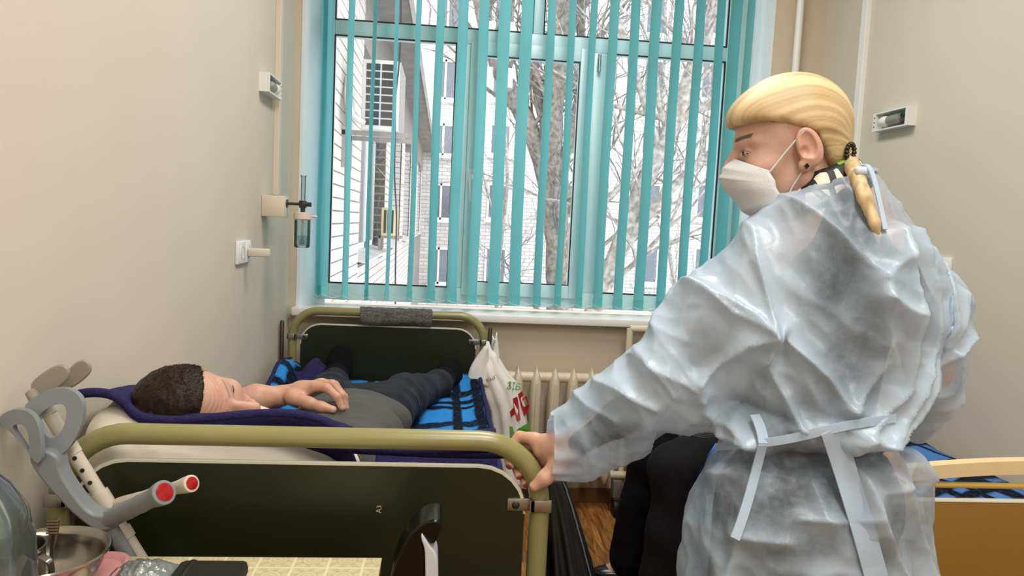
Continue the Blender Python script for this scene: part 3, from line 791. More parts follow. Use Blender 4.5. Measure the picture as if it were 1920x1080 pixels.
# indigo end of the blanket folded over the pillow, its edge running past the head
EP = [Vector(at(px, py, 1.39)) for px, py in ((148, 739), (170, 735), (205, 737), (232, 752), (250, 774), (275, 785), (330, 789), (400, 783), (480, 775), (540, 774), (585, 781), (622, 794), (650, 812))]
ES = smooth_pts(EP, 2)
def fold_over(u, v):
    k = u*(len(ES)-1); i = min(int(k), len(ES)-2); q = ES[i].lerp(ES[i+1], k-i)
    y = q.y+.30*v; dr = ss(.22, .34, u); zz = q.z-(.05+.16*dr)*v-.03*math.sin(v*math.pi)*dr+.004*fbm((u*5, v*3, 2), 2, 2)*v
    return (q.x+.06*v*(u-.3), y, zz)
sheet('head_fold', fold_over, ls(0, 1, 70), ls(0, 1, 16), M_purple, blk, .009)
MB().tube(ES, .0085, 8).build('binding', M_purple, blk, 180)
MB().tube([p+Vector((.012, .022, -.007-.008*math.sin(k*.2))) for k, p in enumerate(ES) if k > 18], .0075, 8).build('binding', M_purple, blk, 180)
# folded indigo corner rising by the wall, beside the far foot
def flap(u, v):
    p0 = at(505+105*u, 735-10*u, 2.95+.1*u); ht = (.055+.065*u**1.3-.02*math.exp(-((u-.55)/.12)**2))*(1-.35*ss(.82, 1., u))
    return (p0[0]+.0*v, p0[1]+.12*v*(1-v)-.10*(1-v), p0[2]+ht*math.sin(v*math.pi*.75)*1.25-.02*(1-v))
fo = sheet('folded_corner', flap, ls(0, 1, 24), ls(0, 1, 14), M_purple, blk, .008)
# purple fold hanging over the near right end of the bed
def nfold(u, v):
    a = at(700+235*u, 858-14*u+6*math.sin(u*5), 1.345+.02*u); 
    return (a[0], a[1]+.10*(1-v), a[2]-.09*v*v+.035*(1-v)*v)
sheet('near_fold', nfold, ls(0, 1, 28), ls(0, 1, 10), M_purple, blk, .008)
for k in range(2):
    e = [at(585+350*t+k*16, 836+26*math.sin(t*1.25)*1.3-(18*t if k else 30*t*t)+k*3, 1.338) for t in ls(0, 1, 14)]
    MB().tube(smooth_pts(e, 1), .007, 8).build('fold_edge', M_purple, blk, 180)
# white pillow
def cushion(name, c, r, rotz, m, seed, amp=.008, expo=3.0, tilt=0.):
    R = Matrix.Rotation(rotz, 3, 'Z') @ Matrix.Rotation(tilt, 3, 'Y'); mb = MB(); rings = []; nl, nm = 48, 96
    def se(t, p): return math.copysign(abs(t)**p, t)
    for i in range(1, nl):
        a = -math.pi/2+math.pi*i/nl; ring = []
        for j in range(nm):
            b = 2*math.pi*j/nm
            q = Vector((r[0]*se(math.cos(a), .55)*se(math.cos(b), .5), r[1]*se(math.cos(a), .55)*se(math.sin(b), .5), r[2]*se(math.sin(a), .9)))
            q += q.normalized()*(amp*fbm((q.x+seed, q.y, q.z), 7, 3)+amp*.8*abs(fbm((q.x*2+seed, q.y*6, q.z*6), 3, 2)))
            q.z += .038*ss(.10, .24, -q.x)*(1 if q.z > 0 else 0)
            ring.append(Vector(c)+R@q)
        rings.append(ring)
    return mb.loft(rings).build(name, m, None, 180)
M_linen = mat('white_linen', '#ded6c4', .9, var=.05, vscale=12, bump=.12, bscale=40, spec=.2)
pw_ = cushion('pillow', (-.415, 1.54, .805), (.25, .215, .088), 0, M_linen, 2, .010, tilt=math.radians(14))
tag(pw_, 'white pillow in a creased case under the lying man\'s head', 'pillow')
# blanket on the right bed
def rbl(u, v):
    x = RX0+.0+(RX1-RX0-.01)*u; y = RYN+.035+(RYF-RYN-.10)*v
    z = .632+.012*fbm((x, y, 9), 6, 3)+.115*math.exp(-((y-1.5)/.12)**2)*(.75+.25*math.sin(u*9+1))*(.25+.75*ss(.05, .3, abs(u-.42)))
    if u < .06: z -= .25*(1-u/.06); x = RX0-.012
    return (x, y, z)
rbk = sheet('plaid_blanket', rbl, ls(0, 1, 50), ls(0, 1, 70), M_plaid2, None, .007, lambda u, v: (u*.8+v*.5, v*1.8-u*.4))
tag(rbk, 'crumpled dark navy plaid blanket on the right bed behind the arched rail', 'blanket')
# ------------------------------------------------------------------ towel on the far rail
def towel(u, v):
    s = (v-.5)*2; xr = at(676+134*u, 590, BYF)[0]; r = .024; a = s*1.75
    x = xr+.002*math.sin(v*9)
    if abs(a) <= math.pi/2: q = (x, BYF+r*math.sin(a), .902+r*math.cos(a))
    else:
        d = abs(a)-math.pi/2; q = (x, BYF+math.copysign(r+.003*math.sin(u*14), a), .902-d*.26*(1+.12*math.sin(u*7)))
    n = .004*fbm((u*4, v*4, 1), 3, 3)
    return (q[0], q[1]-n, q[2]+n)
tw = sheet('towel', towel, ls(0, 1, 40), ls(0, 1, 40), mat('grey_terry', '#7d7a78', .98, var=.35, vscale=90, bump=1., bscale=220, spec=.1), None, .006)
tag(tw, 'grey terry towel draped over the far bed rail below the window', 'towel')
# ------------------------------------------------------------------ radiator and pipes
M_rad = mat('radiator_enamel', '#d8cdb6', .38, var=.08, vscale=9)
rad = empty('radiator', (.6, 3.32, 0), 'cream cast iron sectional radiator under the window sill', 'radiator')
rx0 = at(972, 690, 3.30)[0]; zt_, zb_ = at(1000, 688, 3.30)[2], at(1000, 908, 3.30)[2]
sec = MB(); rings = []
for z, wx, dy in [(zb_, .002, .02), (zb_+.02, .012, .045), (zb_+.05, .025, .056), (zb_+.10, .028, .058), (zt_-.11, .028, .058), (zt_-.06, .024, .056), (zt_-.03, .014, .05), (zt_-.008, .004, .03), (zt_, .001, .012)]:
    rings.append([(wx*math.copysign(abs(math.cos(a))**.7, math.cos(a)), dy*math.sin(a), z) for a in [2*math.pi*k/20 for k in range(20)]])
sec.loft(rings)
for z in (zt_-.05, zb_+.055): sec.tube([(-.043, 0, z), (.043, 0, z)], .024, 14)
sec.tube([(-.001, -.058, zb_+.09), (-.001, -.060, zb_+.12), (-.001, -.060, zt_-.12), (-.001, -.056, zt_-.07)], .005, 6)
s0 = sec.build('section', M_rad, rad, 50); s0.matrix_parent_inverse = Matrix(); 
for i in range(6):
    o = s0 if i == 0 else s0.copy()
    if i: COL.objects.link(o)
    o.location = (rx0-.6+.085*i, 0, 0)
for i in (0, 4):
    MB().box((rx0+.04+.085*i, 3.36, zb_+.06), (rx0+.055+.085*i, YW-.002, zb_+.09)).build('wall_hook', M_rad, rad)
MB().tube([(rx0+.085*5, 3.32, zt_-.05), (RX1-.14, 3.36, zt_-.05)], .011, 8).build('supply_pipe', M_rad, rad, 50)
px_ = at(1497, 60, YW-.03)[0]
tag(MB().tube([(px_, YW-.03, .02), (px_, YW-.03, ZT)], .0165, 14).build('heating_pipe', M_white, None, 60), 'white vertical heating pipe on the window wall right of the window', 'pipe')
# ------------------------------------------------------------------ fixtures on the walls
def lw(px, py, d=0.): p = atx(px, py, XL+d); return p
a, b_ = lw(519, 0), lw(513, 366)
yc = (a[1]+b_[1])/2
tag(MB().box((XL, yc-.018, b_[2]), (XL+.022, yc+.022, ZT), .002).build('cable_channel', M_cream), 'beige plastic cable channel on the left wall by the window', 'cable channel')
ob = lw(511, 384, .03)
ox = empty('oxygen_outlet', (XL, ob[1], ob[2]), 'wall oxygen flowmeter with a clear water jar, left of the window', 'flowmeter')
MB().box((XL, ob[1]-.05, ob[2]-.045), (XL+.085, ob[1]+.03, ob[2]+.035), .004).build('outlet_box', M_cream, ox, 40)
yo = ob[1]-.01; fxo = at(568, 383, yo)
MB().tube([(XL+.08, yo, fxo[2]), (fxo[0]+.022, yo, fxo[2])], .0055, 10).tube([(XL+.082, yo, fxo[2]), (XL+.09, yo, fxo[2])], .016, 14).build('stem', M_darkmetal, ox, 50)
MB().box((fxo[0]-.013, yo-.013, fxo[2]-.014), (fxo[0]+.013, yo+.013, fxo[2]+.014), .003).tube([(fxo[0]+.013, yo, fxo[2]), (fxo[0]+.032, yo, fxo[2])], .009, 10).tube([(fxo[0], yo, fxo[2]-.014), (fxo[0], yo, fxo[2]-.034)], .009, 10).build('valve_body', M_darkmetal, ox, 50)
def clear_mat(name, tint, gloss, haze=0.):
    m = bpy.data.materials.new(name); m.use_nodes = True; n_ = m.node_tree; n_.nodes.remove(n_.nodes['Principled BSDF'])
    t_ = n_.nodes.new('ShaderNodeBsdfTransparent'); t_.inputs[0].default_value = lin(tint)
    g_ = n_.nodes.new('ShaderNodeBsdfGlossy'); g_.inputs['Roughness'].default_value = .06
    lw_ = n_.nodes.new('ShaderNodeFresnel'); lw_.inputs['IOR'].default_value = gloss
    x_ = n_.nodes.new('ShaderNodeMixShader'); n_.links.new(lw_.outputs[0], x_.inputs[0]); n_.links.new(t_.outputs[0], x_.inputs[1]); n_.links.new(g_.outputs[0], x_.inputs[2])
    d_ = n_.nodes.new('ShaderNodeBsdfDiffuse'); d_.inputs[0].default_value = lin('#e6eef0'); y_ = n_.nodes.new('ShaderNodeMixShader'); y_.inputs[0].default_value = haze
    n_.links.new(x_.outputs[0], y_.inputs[1]); n_.links.new(d_.outputs[0], y_.inputs[2]); n_.links.new(y_.outputs[0], n_.nodes['Material Output'].inputs[0])
    return m
M_clear = clear_mat('clear_plastic', '#eef6f6', 1.5, .04)
M_water = clear_mat('water', '#e2f0f2', 1.3, .03)
zt1 = at(565, 330, yo)[2]
MB().lathe([(.0085, fxo[2]+.014), (.0085, zt1), (.007, zt1), (.007, fxo[2]+.016)], (fxo[0], yo, 0), 14).lathe([(.011, zt1-.002), (.011, zt1+.003)], (fxo[0], yo, 0), 12).build('flow_tube', M_clear, ox, 40)
zc1 = fxo[2]-.034; zj = at(565, 464, yo)[2]
MB().lathe([(.012, zc1+.004), (.033, zc1), (.034, zc1-.022), (.03, zc1-.026)], (fxo[0], yo, 0), 24).tube([(fxo[0]+.03, yo, zc1-.01), (fxo[0]+.055, yo, zc1-.012)], .005, 8).build('jar_lid', M_cream, ox, 40)
MB().lathe([(.03, zc1-.026), (.03, zj+.006), (.026, zj), (.001, zj), (.001, zj+.004), (.025, zj+.005), (.0275, zj+.01), (.0275, zc1-.026)], (fxo[0], yo, 0), 24).build('jar', M_clear, ox, 40)
MB().lathe([(.0265, zj+.008), (.0265, zj+.045), (.001, zj+.046)], (fxo[0], yo, 0), 20).build('water', M_water, ox, 40)
MB().tube([(fxo[0], yo, zc1-.02), (fxo[0], yo, zj+.02)], .0045, 8).lathe([(.009, zj+.012), (.009, zj+.03)], (fxo[0], yo, 0), 10).build('dip_tube', M_white, ox, 40)
def lamp_box(label, wallx, sgn, y0, y1, z0, z1, bulb_near):
    r = empty('wall_lamp', (wallx, (y0+y1)/2, (z0+z1)/2), label, 'lamp')
    d = .036; t_ = .005; X = lambda a: wallx+sgn*a
    mb = MB()
    mb.box((X(0), y0, z0), (X(.004), y1, z1)); mb.box((X(.004), y0, z0), (X(d), y1, z0+t_)); mb.box((X(.004), y0, z1-t_), (X(d), y1, z1))
    mb.box((X(.004), y0, z0+t_), (X(d), y0+t_*3, z1-t_)); mb.box((X(.004), y1-t_*3, z0+t_), (X(d), y1, z1-t_))
    mb.build('housing', M_white, r, 40)
    MB().box((X(.004), y0+t_*3, z0+t_), (X(.006), y1-t_*3, z1-t_)).build('inner_plate', M_steel, r)
    for k in range(3):
        zz = z0+(z1-z0)*(k+1)/4; MB().box((X(d), y1-t_*2.4, zz-.003), (X(d+.0006), y1-t_*1.2, zz+.003)).build('vent_hole', M_dark, r)
    zc = (z0+z1)/2; L = y1-y0; ya, yb = y0+L*.30, y1-L*.12
    ax = Matrix.Rotation(-math.pi/2, 3, 'X')
    MB().lathe([(.004, 0), (.016, .004), (.019, .02), (.018, (yb-ya)*.55), (.012, (yb-ya)*.6)], (X(.02), ya, zc), 18, ax).build('lamp_holder', mat('aged_holder', '#9a978c', .4, .3), r, 40)
    MB().lathe([(.012, (yb-ya)*.58), (.019, (yb-ya)*.66), (.021, (yb-ya)*.8), (.017, (yb-ya)*.94), (.004, (yb-ya))], (X(.02), ya, zc), 18, ax).build('bulb', M_white, r, 40)
    w_ = MB()
    for k in range(3):
        w_.tube(smooth_pts([(X(.01), y0+L*.1, zc+.015-.012*k), (X(.03), y0+L*(.14+.03*k), zc+.02*(k-1)), (X(.022), y0+L*.28, zc-.01+.008*k)], 2), .0022, 5)
    w_.build('wiring', mat('lamp_wiring', '#2b2218', .5), r, 60)
    return r
p0, p1 = lw(486, 134, .0), lw(488, 172, .0)
lamp_box('open wall lamp without a cover, above the bed on the left wall', XL, 1, p0[1], p0[1]+.21, p1[2], p0[2], False)
q0, q1, q2 = atx(1654, 215, XR), atx(1720, 203, XR), atx(1654, 248, XR)
lamp_box('open wall lamp without a cover, on the right wall behind the woman', XR, -1, q1[1], q0[1], q2[2], q0[2], True)
a = atx(1632, 0, XR); b_ = atx(1607, 280, XR)
tag(MB().box((XR-.022, a[1]-.02, .9), (XR, a[1]+.022, ZT), .002).build('cable_channel', M_white), 'white plastic cable channel on the right wall behind the woman', 'cable channel')
s0_, s1_ = lw(441, 452), lw(478, 450); sb = lw(441, 496)
so = empty('wall_socket', (XL, s0_[1], sb[2]), 'white double wall socket with a plug adapter, above the bed', 'socket')
MB().box((XL, s0_[1], sb[2]), (XL+.010, s0_[1]+.165, s0_[2]), .003).build('face_plate', M_white, so, 40)
for k in range(2):
    cy = s0_[1]+.045+.075*k; cz = (s0_[2]+sb[2])/2
    MB().box((XL+.010, cy-.032, cz-.036), (XL+.013, cy+.032, cz+.036), .001).build('socket_insert', M_white, so, 40)
    w = MB().lathe([(.024, 0), (.024, .002), (.02, .002), (.019, -.004)], (XL+.012, cy, cz), 20, Matrix.Rotation(math.pi/2, 3, 'Y')); w.build('socket_ring', M_cream, so, 40)
tag(MB().box((XL+.0138, cy-.016, cz-.016), (XL+.085, cy+.016, cz+.012), .005).build('plug_adapter', M_cream, None, 40), 'beige block plug sticking out of the wall socket', 'plug')
w0 = atx(1778, 505, XR)
so = empty('wall_socket', (XR, w0[1], w0[2]), 'small white socket on the right wall just past the woman\'s shoulder', 'socket')
MB().box((XR-.012, w0[1]-.02, w0[2]-.04), (XR, w0[1]+.06, w0[2]+.04), .003).build('face_plate', M_white, so, 40)
MB().lathe([(.022, 0), (.022, .003), (.018, .003), (.017, -.003)], (XR-.012, w0[1]+.02, w0[2]), 18, Matrix.Rotation(-math.pi/2, 3, 'Y')).build('socket_ring', M_cream, so, 40)
# ------------------------------------------------------------------ carrier bag on the far corner rod
M_bag = mat('white_polythene', '#ecebe6', .32, var=.03, vscale=20, Subsurface_Weight=.0)
YBG = BYF-.075
def bagp(px, py, d=0.): p = at(px, py, YBG+d); return Vector(p)
L_ = [(912, 640), (908, 655), (897, 675), (893, 700), (903, 735), (916, 770), (921, 810), (926, 860), (930, 910)]
R_ = [(917, 640), (922, 655), (935, 668), (948, 690), (972, 720), (985, 760), (990, 800), (992, 850), (990, 910)]
mb = MB(); rings = []
for k, (l, r) in enumerate(zip(L_, R_)):
    t_ = k/(len(L_)-1); dep = .008+.055*math.sin(min(1, t_*1.3)*math.pi/2); ring = []
    for j in range(28):
        a = 2*math.pi*j/28; u = .5-.5*math.cos(a)
        q = bagp(l[0]+(r[0]-l[0])*u, l[1]+(r[1]-l[1])*u)
        q.y += -math.sin(a)*dep*(1+.25*math.sin(j*2.1+k*.4)); ring.append(q)
    rings.append(ring)
rr = []
for i in range(len(rings)-1):
    for s in range(4):
        t_ = s/4; rr.append([a.lerp(b, t_) for a, b in zip(rings[i], rings[i+1])])
rr.append(rings[-1])
for i, r_ in enumerate(rr):
    for j, q in enumerate(r_):
        q.y += .006*fbm((q.x*3, i*.02, q.z*.7), 14, 2)*ss(0, 8, i)
bag = empty('carrier_bag', tuple(bagp(915, 640)), 'white plastic carrier bag with red and green print on the far bed corner', 'bag')
mb.loft(rr).build('bag_body', M_bag, bag, 180)
def bflap(u, v):
    a = bagp(912-30*u*1.05, 648+28*u+ (0 if v < 0 else 0)); b = bagp(903+2*u, 700+ (1-u)*10)
    l = bagp(908-32*math.sin(u*1.5), 645+62*u); r = bagp(915+3*u, 648+75*u); q = l.lerp(r, v)
    q.y += -.035-.02*math.sin(v*math.pi); return q
sheet('bag_handle', bflap, ls(0, 1, 14), ls(0, 1, 10), M_bag, bag, .002)
def bflap2(u, v):
    l = bagp(922+3*u, 650-30*math.sin(u*3.1)+20*u); r = bagp(932+8*u, 622+70*u); q = l.lerp(r, v); q.y += -.02*math.sin(v*3); return q
sheet('bag_handle', bflap2, ls(0, 1, 12), ls(0, 1, 8), M_bag, bag, .002)
BAGV = [(q.x, q.y, q.z) for r_ in rr for q in r_ if q.y < YBG-.01]
def bag_surf_y(x, z):
    """front surface of the bag at (x,z): nearest vertex on the camera side"""
    w = ys = 0; lo = 9
    for qx, qy, qz in BAGV:
        d = (qx-x)**2+(qz-z)**2
        if d < .018**2: lo = min(lo, qy)
        k = math.exp(-d/(.010**2)); w += k; ys += k*qy
    return min(ys/max(w, 1e-9), lo+.004) if w > 1e-6 else YBG-.05
def wrap_print(name, pts2d, faces, m):
    V = []
    for (px, py) in pts2d:
        q = bagp(px, py); V.append((q.x, bag_surf_y(q.x, q.z)-.0045, q.z))
    o = MB().add(V, faces).build(name, m, bag)
M_red = mat('red_print', '#a81f22', .4); M_green = mat('green_print', '#4e9a2c', .4); M_gprint = mat('grey_print', '#6d6d70', .5)
def poly(name, P, m): wrap_print(name, P, [tuple(range(len(P)))], m)
def zc_(P): return [(860+x/5.4, 620+y/5.4) for x, y in P]
poly('red_letter', zc_([(535, 650), (585, 645), (598, 720), (612, 865), (576, 870), (562, 800), (548, 800), (520, 838), (506, 785), (545, 735)]), M_red)
poly('red_letter', zc_([(592, 622), (632, 594), (648, 635), (618, 665), (640, 735), (655, 752), (690, 735), (668, 670), (640, 690), (635, 672), (680, 650), (712, 745), (708, 785), (655, 842), (622, 740)]), M_red)
poly('green_panel', zc_([(505, 932), (600, 945), (705, 905), (700, 985), (690, 1075), (520, 1075)]), M_green)
def word(s, name, size, px, py, rot, m):
    me = text_mesh(s, size, name, .0); c0 = bagp(px, py); R = Matrix.Rotation(rot, 3, 'Y')
    for v in me.vertices:
        q = R @ Vector((v.co.x, 0, v.co.y)); x, z = c0.x+q.x, c0.z+q.z; v.co = (x, bag_surf_y(x, z)-.005, z)
    me.materials.clear(); me.materials.append(m); o = bpy.data.objects.new(name, me); COL.objects.link(o); setpar(o, bag)
word('ЗІБ', 'green_word', .040, 946, 722, .22, M_green)
word('ЦЕНТ', 'grey_word', .019, 908, 712, -.35, M_gprint)
# ------------------------------------------------------------------ black coat hanging at the bed side
M_black = mat('black_cloth', '#0a0a0c', .42, bump=.15, bscale=30, spec=.5)
rings = []
for k in range(17):
    t_ = k/16; py = 885+240*t_; pl_, pr_ = 1005-10*t_, 1052+72*t_**.8
    l = Vector(at(pl_, py, 1.46)); r = Vector(at(pr_, py, 1.46)); ring = []
    for j in range(36):
        a = 2*math.pi*j/36; q = l.lerp(r, .5-.5*math.cos(a)); q.y += -math.sin(a)*(.035+.06*t_)*(1+.22*math.sin(j*1.9+1)*t_)
        q.x += .006*math.sin(j*2.3)*t_; ring.append(q)
    rings.append(ring)
tag(MB().loft(rings).build('coat', M_black, None, 180), 'black coat hanging over the side of the bed near the woman\'s hand', 'coat')
ct = bpy.data.objects['coat']
MB().tube(smooth_pts([r_[14] for r_ in rings], 1), .003, 6).build('zip', M_chrome, ct, 60)
# ------------------------------------------------------------------ bedside table and what stands on it
ZTB = .770; tx1 = at(715, 1046, 1.17)[0]; tx0 = XL+.02; ty0, ty1 = .70, 1.17
M_oil = bpy.data.materials.new('oilcloth'); M_oil.use_nodes = True
nt = M_oil.node_tree; b = nt.nodes['Principled BSDF']; b.inputs['Roughness'].default_value = .35
tc = nt.nodes.new('ShaderNodeTexCoord'); dvv = nt.nodes.new('ShaderNodeVectorMath'); dvv.operation = 'SCALE'; dvv.inputs['Scale'].default_value = 18.5
nt.links.new(tc.outputs['Object'], dvv.inputs[0]); frv = nt.nodes.new('ShaderNodeVectorMath'); frv.operation = 'FRACTION'; nt.links.new(dvv.outputs[0], frv.inputs[0])
sbv = nt.nodes.new('ShaderNodeVectorMath'); sbv.operation = 'SUBTRACT'; sbv.inputs[1].default_value = (.5, .5, 0); nt.links.new(frv.outputs[0], sbv.inputs[0])
s2 = nt.nodes.new('ShaderNodeSeparateXYZ'); nt.links.new(sbv.outputs[0], s2.inputs[0])
def mth(op, a, b_=None):
    n = nt.nodes.new('ShaderNodeMath'); n.operation = op
    for i, q in enumerate((a, b_)):
        if q is None: continue
        if isinstance(q, (int, float)): n.inputs[i].default_value = q
        else: nt.links.new(q, n.inputs[i])
    return n.outputs[0]
ax_, ay_ = mth('ABSOLUTE', s2.outputs[0]), mth('ABSOLUTE', s2.outputs[1])
edge = mth('MAXIMUM', ax_, ay_); rad_ = mth('SQRT', mth('ADD', mth('MULTIPLY', ax_, ax_), mth('MULTIPLY', ay_, ay_)))
grid = mth('GREATER_THAN', edge, .465); ring_ = mth('MULTIPLY', mth('GREATER_THAN', mth('SINE', mth('MULTIPLY', rad_, 48.)), .2), mth('LESS_THAN', rad_, .40))
pet = mth('MULTIPLY', mth('GREATER_THAN', mth('SINE', mth('MULTIPLY', mth('ARCTAN2', s2.outputs[0], s2.outputs[1]), 8.)), 0.), mth('GREATER_THAN', rad_, .28))
tot = mth('MINIMUM', mth('ADD', mth('MULTIPLY', mth('ADD', ring_, pet), .45), 0), 1)
mxa = nt.nodes.new('ShaderNodeMix'); mxa.data_type = 'RGBA'; mxa.inputs[6].default_value = lin('#d2c79c'); mxa.inputs[7].default_value = lin('#b7ab86'); nt.links.new(tot, mxa.inputs[0])
mxb = nt.nodes.new('ShaderNodeMix'); mxb.data_type = 'RGBA'; mxb.inputs[7].default_value = lin('#e2d9b2'); nt.links.new(grid, mxb.inputs[0]); nt.links.new(mxa.outputs[2], mxb.inputs[6]); nt.links.new(mxb.outputs[2], b.inputs['Base Color'])
tb = empty('bedside_table', ((tx0+tx1)/2, .93, 0), 'bedside table covered with a pale ornamental oilcloth, at the bottom left', 'table')
MB().box((tx0, ty0, ZTB-.025), (tx1, ty1, ZTB-.002), .002).build('table_top', mat('table_wood', '#b99b62', .45, var=.1, vscale=4), tb, 40)
MB().box((tx0-.001, ty0-.001, ZTB-.002), (tx1+.001, ty1+.001, ZTB), .0006).build('oilcloth', M_oil, tb, 40)
MB().box((tx0+.02, ty0+.02, .08), (tx1-.02, ty1-.02, ZTB-.025), .003).build('cabinet_body', MATS['table_wood'], tb, 40)
for x in (tx0+.04, tx1-.04):
    for y in (ty0+.04, ty1-.04): MB().tube([(x, y, 0), (x, y, .08)], .014, 8).build('leg', M_dark, tb)
# steel bowl with mug and spoon, pink tray
bc = atz(84, 1040, .836)
bowl = MB().lathe([(r_*.93, z_ if z_ < ZTB+.02 else ZTB+.0135+(z_-ZTB-.0135)*.85) for r_, z_ in [(.001, ZTB+.0135), (.045, ZTB+.0135), (.066, ZTB+.032), (.077, ZTB+.058), (.079, .842), (.087, .848), (.0885, .851), (.087, .8535), (.080, .850), (.0765, .842), (.0745, ZTB+.060), (.064, ZTB+.035), (.043, ZTB+.0165), (.001, ZTB+.0165)]], (bc[0], bc[1], 0), 48)
M_bowl = mat('stainless_bowl', '#a8a49a', .2, 1., var=.15, vscale=15)
tag(bowl.build('steel_bowl', M_bowl, None, 60), 'stainless steel bowl with a rolled rim on the bedside table', 'bowl')
def rrect(x0, x1, y0, y1, r, n=6): return rpoly(x0, x1, y0, y1, r, n, True)
tr_ = MB(); tr0, tr1 = bc[0]-.09, atz(252, 1040, .79)[0]
tyA, tyB = bc[1]-.10, atz(252, 1034, .79)[1]
lo_ = rrect(tr0, tr1-.004, tyA, tyB-.004, .03); hi_ = rrect(tr0-.006, tr1, tyA-.006, tyB, .034); inn = rrect(tr0-.002, tr1-.005, tyA-.002, tyB-.005, .031); inl = rrect(tr0+.004, tr1-.010, tyA+.004, tyB-.010, .028)
tr_.loft([[(u, v, ZTB+.001) for u, v in lo_], [(u, v, ZTB+.020) for u, v in hi_], [(u, v, ZTB+.020) for u, v in inn], [(u, v, ZTB+.0125) for u, v in inl]])
tag(tr_.build('plastic_tray', mat('pink_plastic', '#d99a98', .35), None, 50), 'pink plastic tray under the steel bowl', 'tray')
mc = atz(48, 1026, .858); mb = MB(); mc = (bc[0]-.026, bc[1]-.022)
mz0 = ZTB+.0175
mug = empty('steel_mug', (mc[0], mc[1], mz0), 'small steel mug with a strap handle standing in the bowl', 'mug')
MB().lathe([(.001, mz0), (.030, mz0), (.034, mz0+.006), (.035, .856), (.0368, .858), (.034, .858), (.033, .854), (.032, mz0+.008), (.001, mz0+.006)], (mc[0], mc[1], 0), 36).build('cup', mat('dull_steel', '#8d8a84', .28, 1.), mug, 50)
hp = smooth_pts([(mc[0]+.033, mc[1]-.010, .852), (mc[0]+.056, mc[1]-.022, .848), (mc[0]+.056, mc[1]-.022, .818), (mc[0]+.033, mc[1]-.011, .806)], 2)
h_ = MB(); rg = []
for i, p in enumerate(hp):
    rg.append([p+Vector((0, -.006, 0)), p+Vector((.002, -.006, .0)), p+Vector((.002, .006, 0)), p+Vector((0, .006, 0))])
h_.loft(rg).build('handle', MATS['dull_steel'], mug, 40)
sp_ = MB(); s_a, s_b = Vector((mc[0]+.024, mc[1]+.040, .80)), Vector((mc[0]+.020, mc[1]+.060, .872))
sp_.tube([s_a, s_a.lerp(s_b, .5), s_a.lerp(s_b, .75), s_b], [.003, .0032, .007, .009], 10, True, .35)
for k in range(5): sp_.tube([s_a.lerp(s_b, .74+.055*k)+Vector((-.008, -.003, 0)), s_a.lerp(s_b, .74+.055*k)+Vector((.008, -.003, 0))], .0016, 5)
spo = sp_.build('spoon', mat('ornate_silver', '#7d7060', .35, 1.), None, 60); tag(spo, 'spoon with an ornate handle leaning in the steel bowl', 'spoon')
# water bottle at the left edge
bt_ = Vector(atz(-52, 1040, .80)); bt_.y -= .05; rb_ = .068
bo = empty('water_bottle', (bt_.x, .86, ZTB), 'big clear plastic water bottle at the left edge of the photo', 'bottle')
bx_ = at(58, 1010, .86)[0]-rb_
M_pet = clear_mat('clear_pet', '#e4eef0', 1.55, .05)
prof = [(.001, ZTB+.001), (rb_*.85, ZTB+.001), (rb_, ZTB+.012), (rb_*.97, ZTB+.05), (rb_, ZTB+.055), (rb_*.97, ZTB+.10), (rb_, ZTB+.105), (rb_*.97, ZTB+.15), (rb_*.96, ZTB+.165), (rb_*.86, ZTB+.195), (rb_*.6, ZTB+.225), (.022, ZTB+.245), (.02, ZTB+.27), (.018, ZTB+.27), (.02, ZTB+.243), (rb_*.58, ZTB+.222), (rb_*.84, ZTB+.192), (rb_*.94, ZTB+.16), (rb_*.95, ZTB+.10), (rb_*.95, ZTB+.02), (.001, ZTB+.006)]
MB().lathe(prof, (bx_, .86, 0), 40).build('bottle_body', M_pet, bo, 60)
MB().lathe([(.021, ZTB+.258), (.021, ZTB+.285), (.018, ZTB+.288), (.001, ZTB+.288)], (bx_, .86, 0), 20).build('cap', mat('blue_cap', '#2f5fae', .4), bo, 50)
MB().lathe([(.001, ZTB+.008), (rb_*.94, ZTB+.022), (rb_*.94, ZTB+.11), (.001, ZTB+.111)], (bx_, .86, 0), 32).build('water', M_water, bo, 50)
# crinkled wrapper with printed slip
wc = atz(275, 1062, .786); M_wrap = clear_mat('wrapper_film', '#f0f2f0', 1.6, .12)
def wrapf(u, v):
    x = wc[0]-.048+.092*u; y = wc[1]-.055+.085*v; e = math.sin(u*math.pi)*math.sin(v*math.pi)
    return (x, y, ZTB+.004+.020*e**.6+.010*abs(fbm((u*4, v*4, 3), 1.6, 3))*(.3+e))
wr = sheet('wrapper', wrapf, ls(0, 1, 34), ls(0, 1, 30), M_wrap, None, .0008); tag(wr, 'crinkled clear plastic wrapper on the table beside the pink tray', 'wrapper')
M_paper = bpy.data.materials.new('printed_slip'); M_paper.use_nodes = True; nt = M_paper.node_tree; b = nt.nodes['Principled BSDF']
tc = nt.nodes.new('ShaderNodeTexCoord'); mp = nt.nodes.new('ShaderNodeMapping'); mp.inputs['Scale'].default_value = (260, 110, 1); vo = nt.nodes.new('ShaderNodeTexNoise'); vo.inputs['Scale'].default_value = 1
r = nt.nodes.new('ShaderNodeValToRGB'); r.color_ramp.interpolation = 'CONSTANT'; r.color_ramp.elements[0].color = lin('#3a3c40'); r.color_ramp.elements[1].position = .45; r.color_ramp.elements[1].color = lin('#e6e6e0')
nt.links.new(tc.outputs['Object'], mp.inputs[0]); nt.links.new(mp.outputs[0], vo.inputs[0]); nt.links.new(vo.outputs[0], r.inputs[0]); nt.links.new(r.outputs[0], b.inputs['Base Color'])
def papf(u, v): q = wrapf(.12+.8*u, .1+.7*v); return (q[0], q[1], max(ZTB+.002, q[2]-.005))
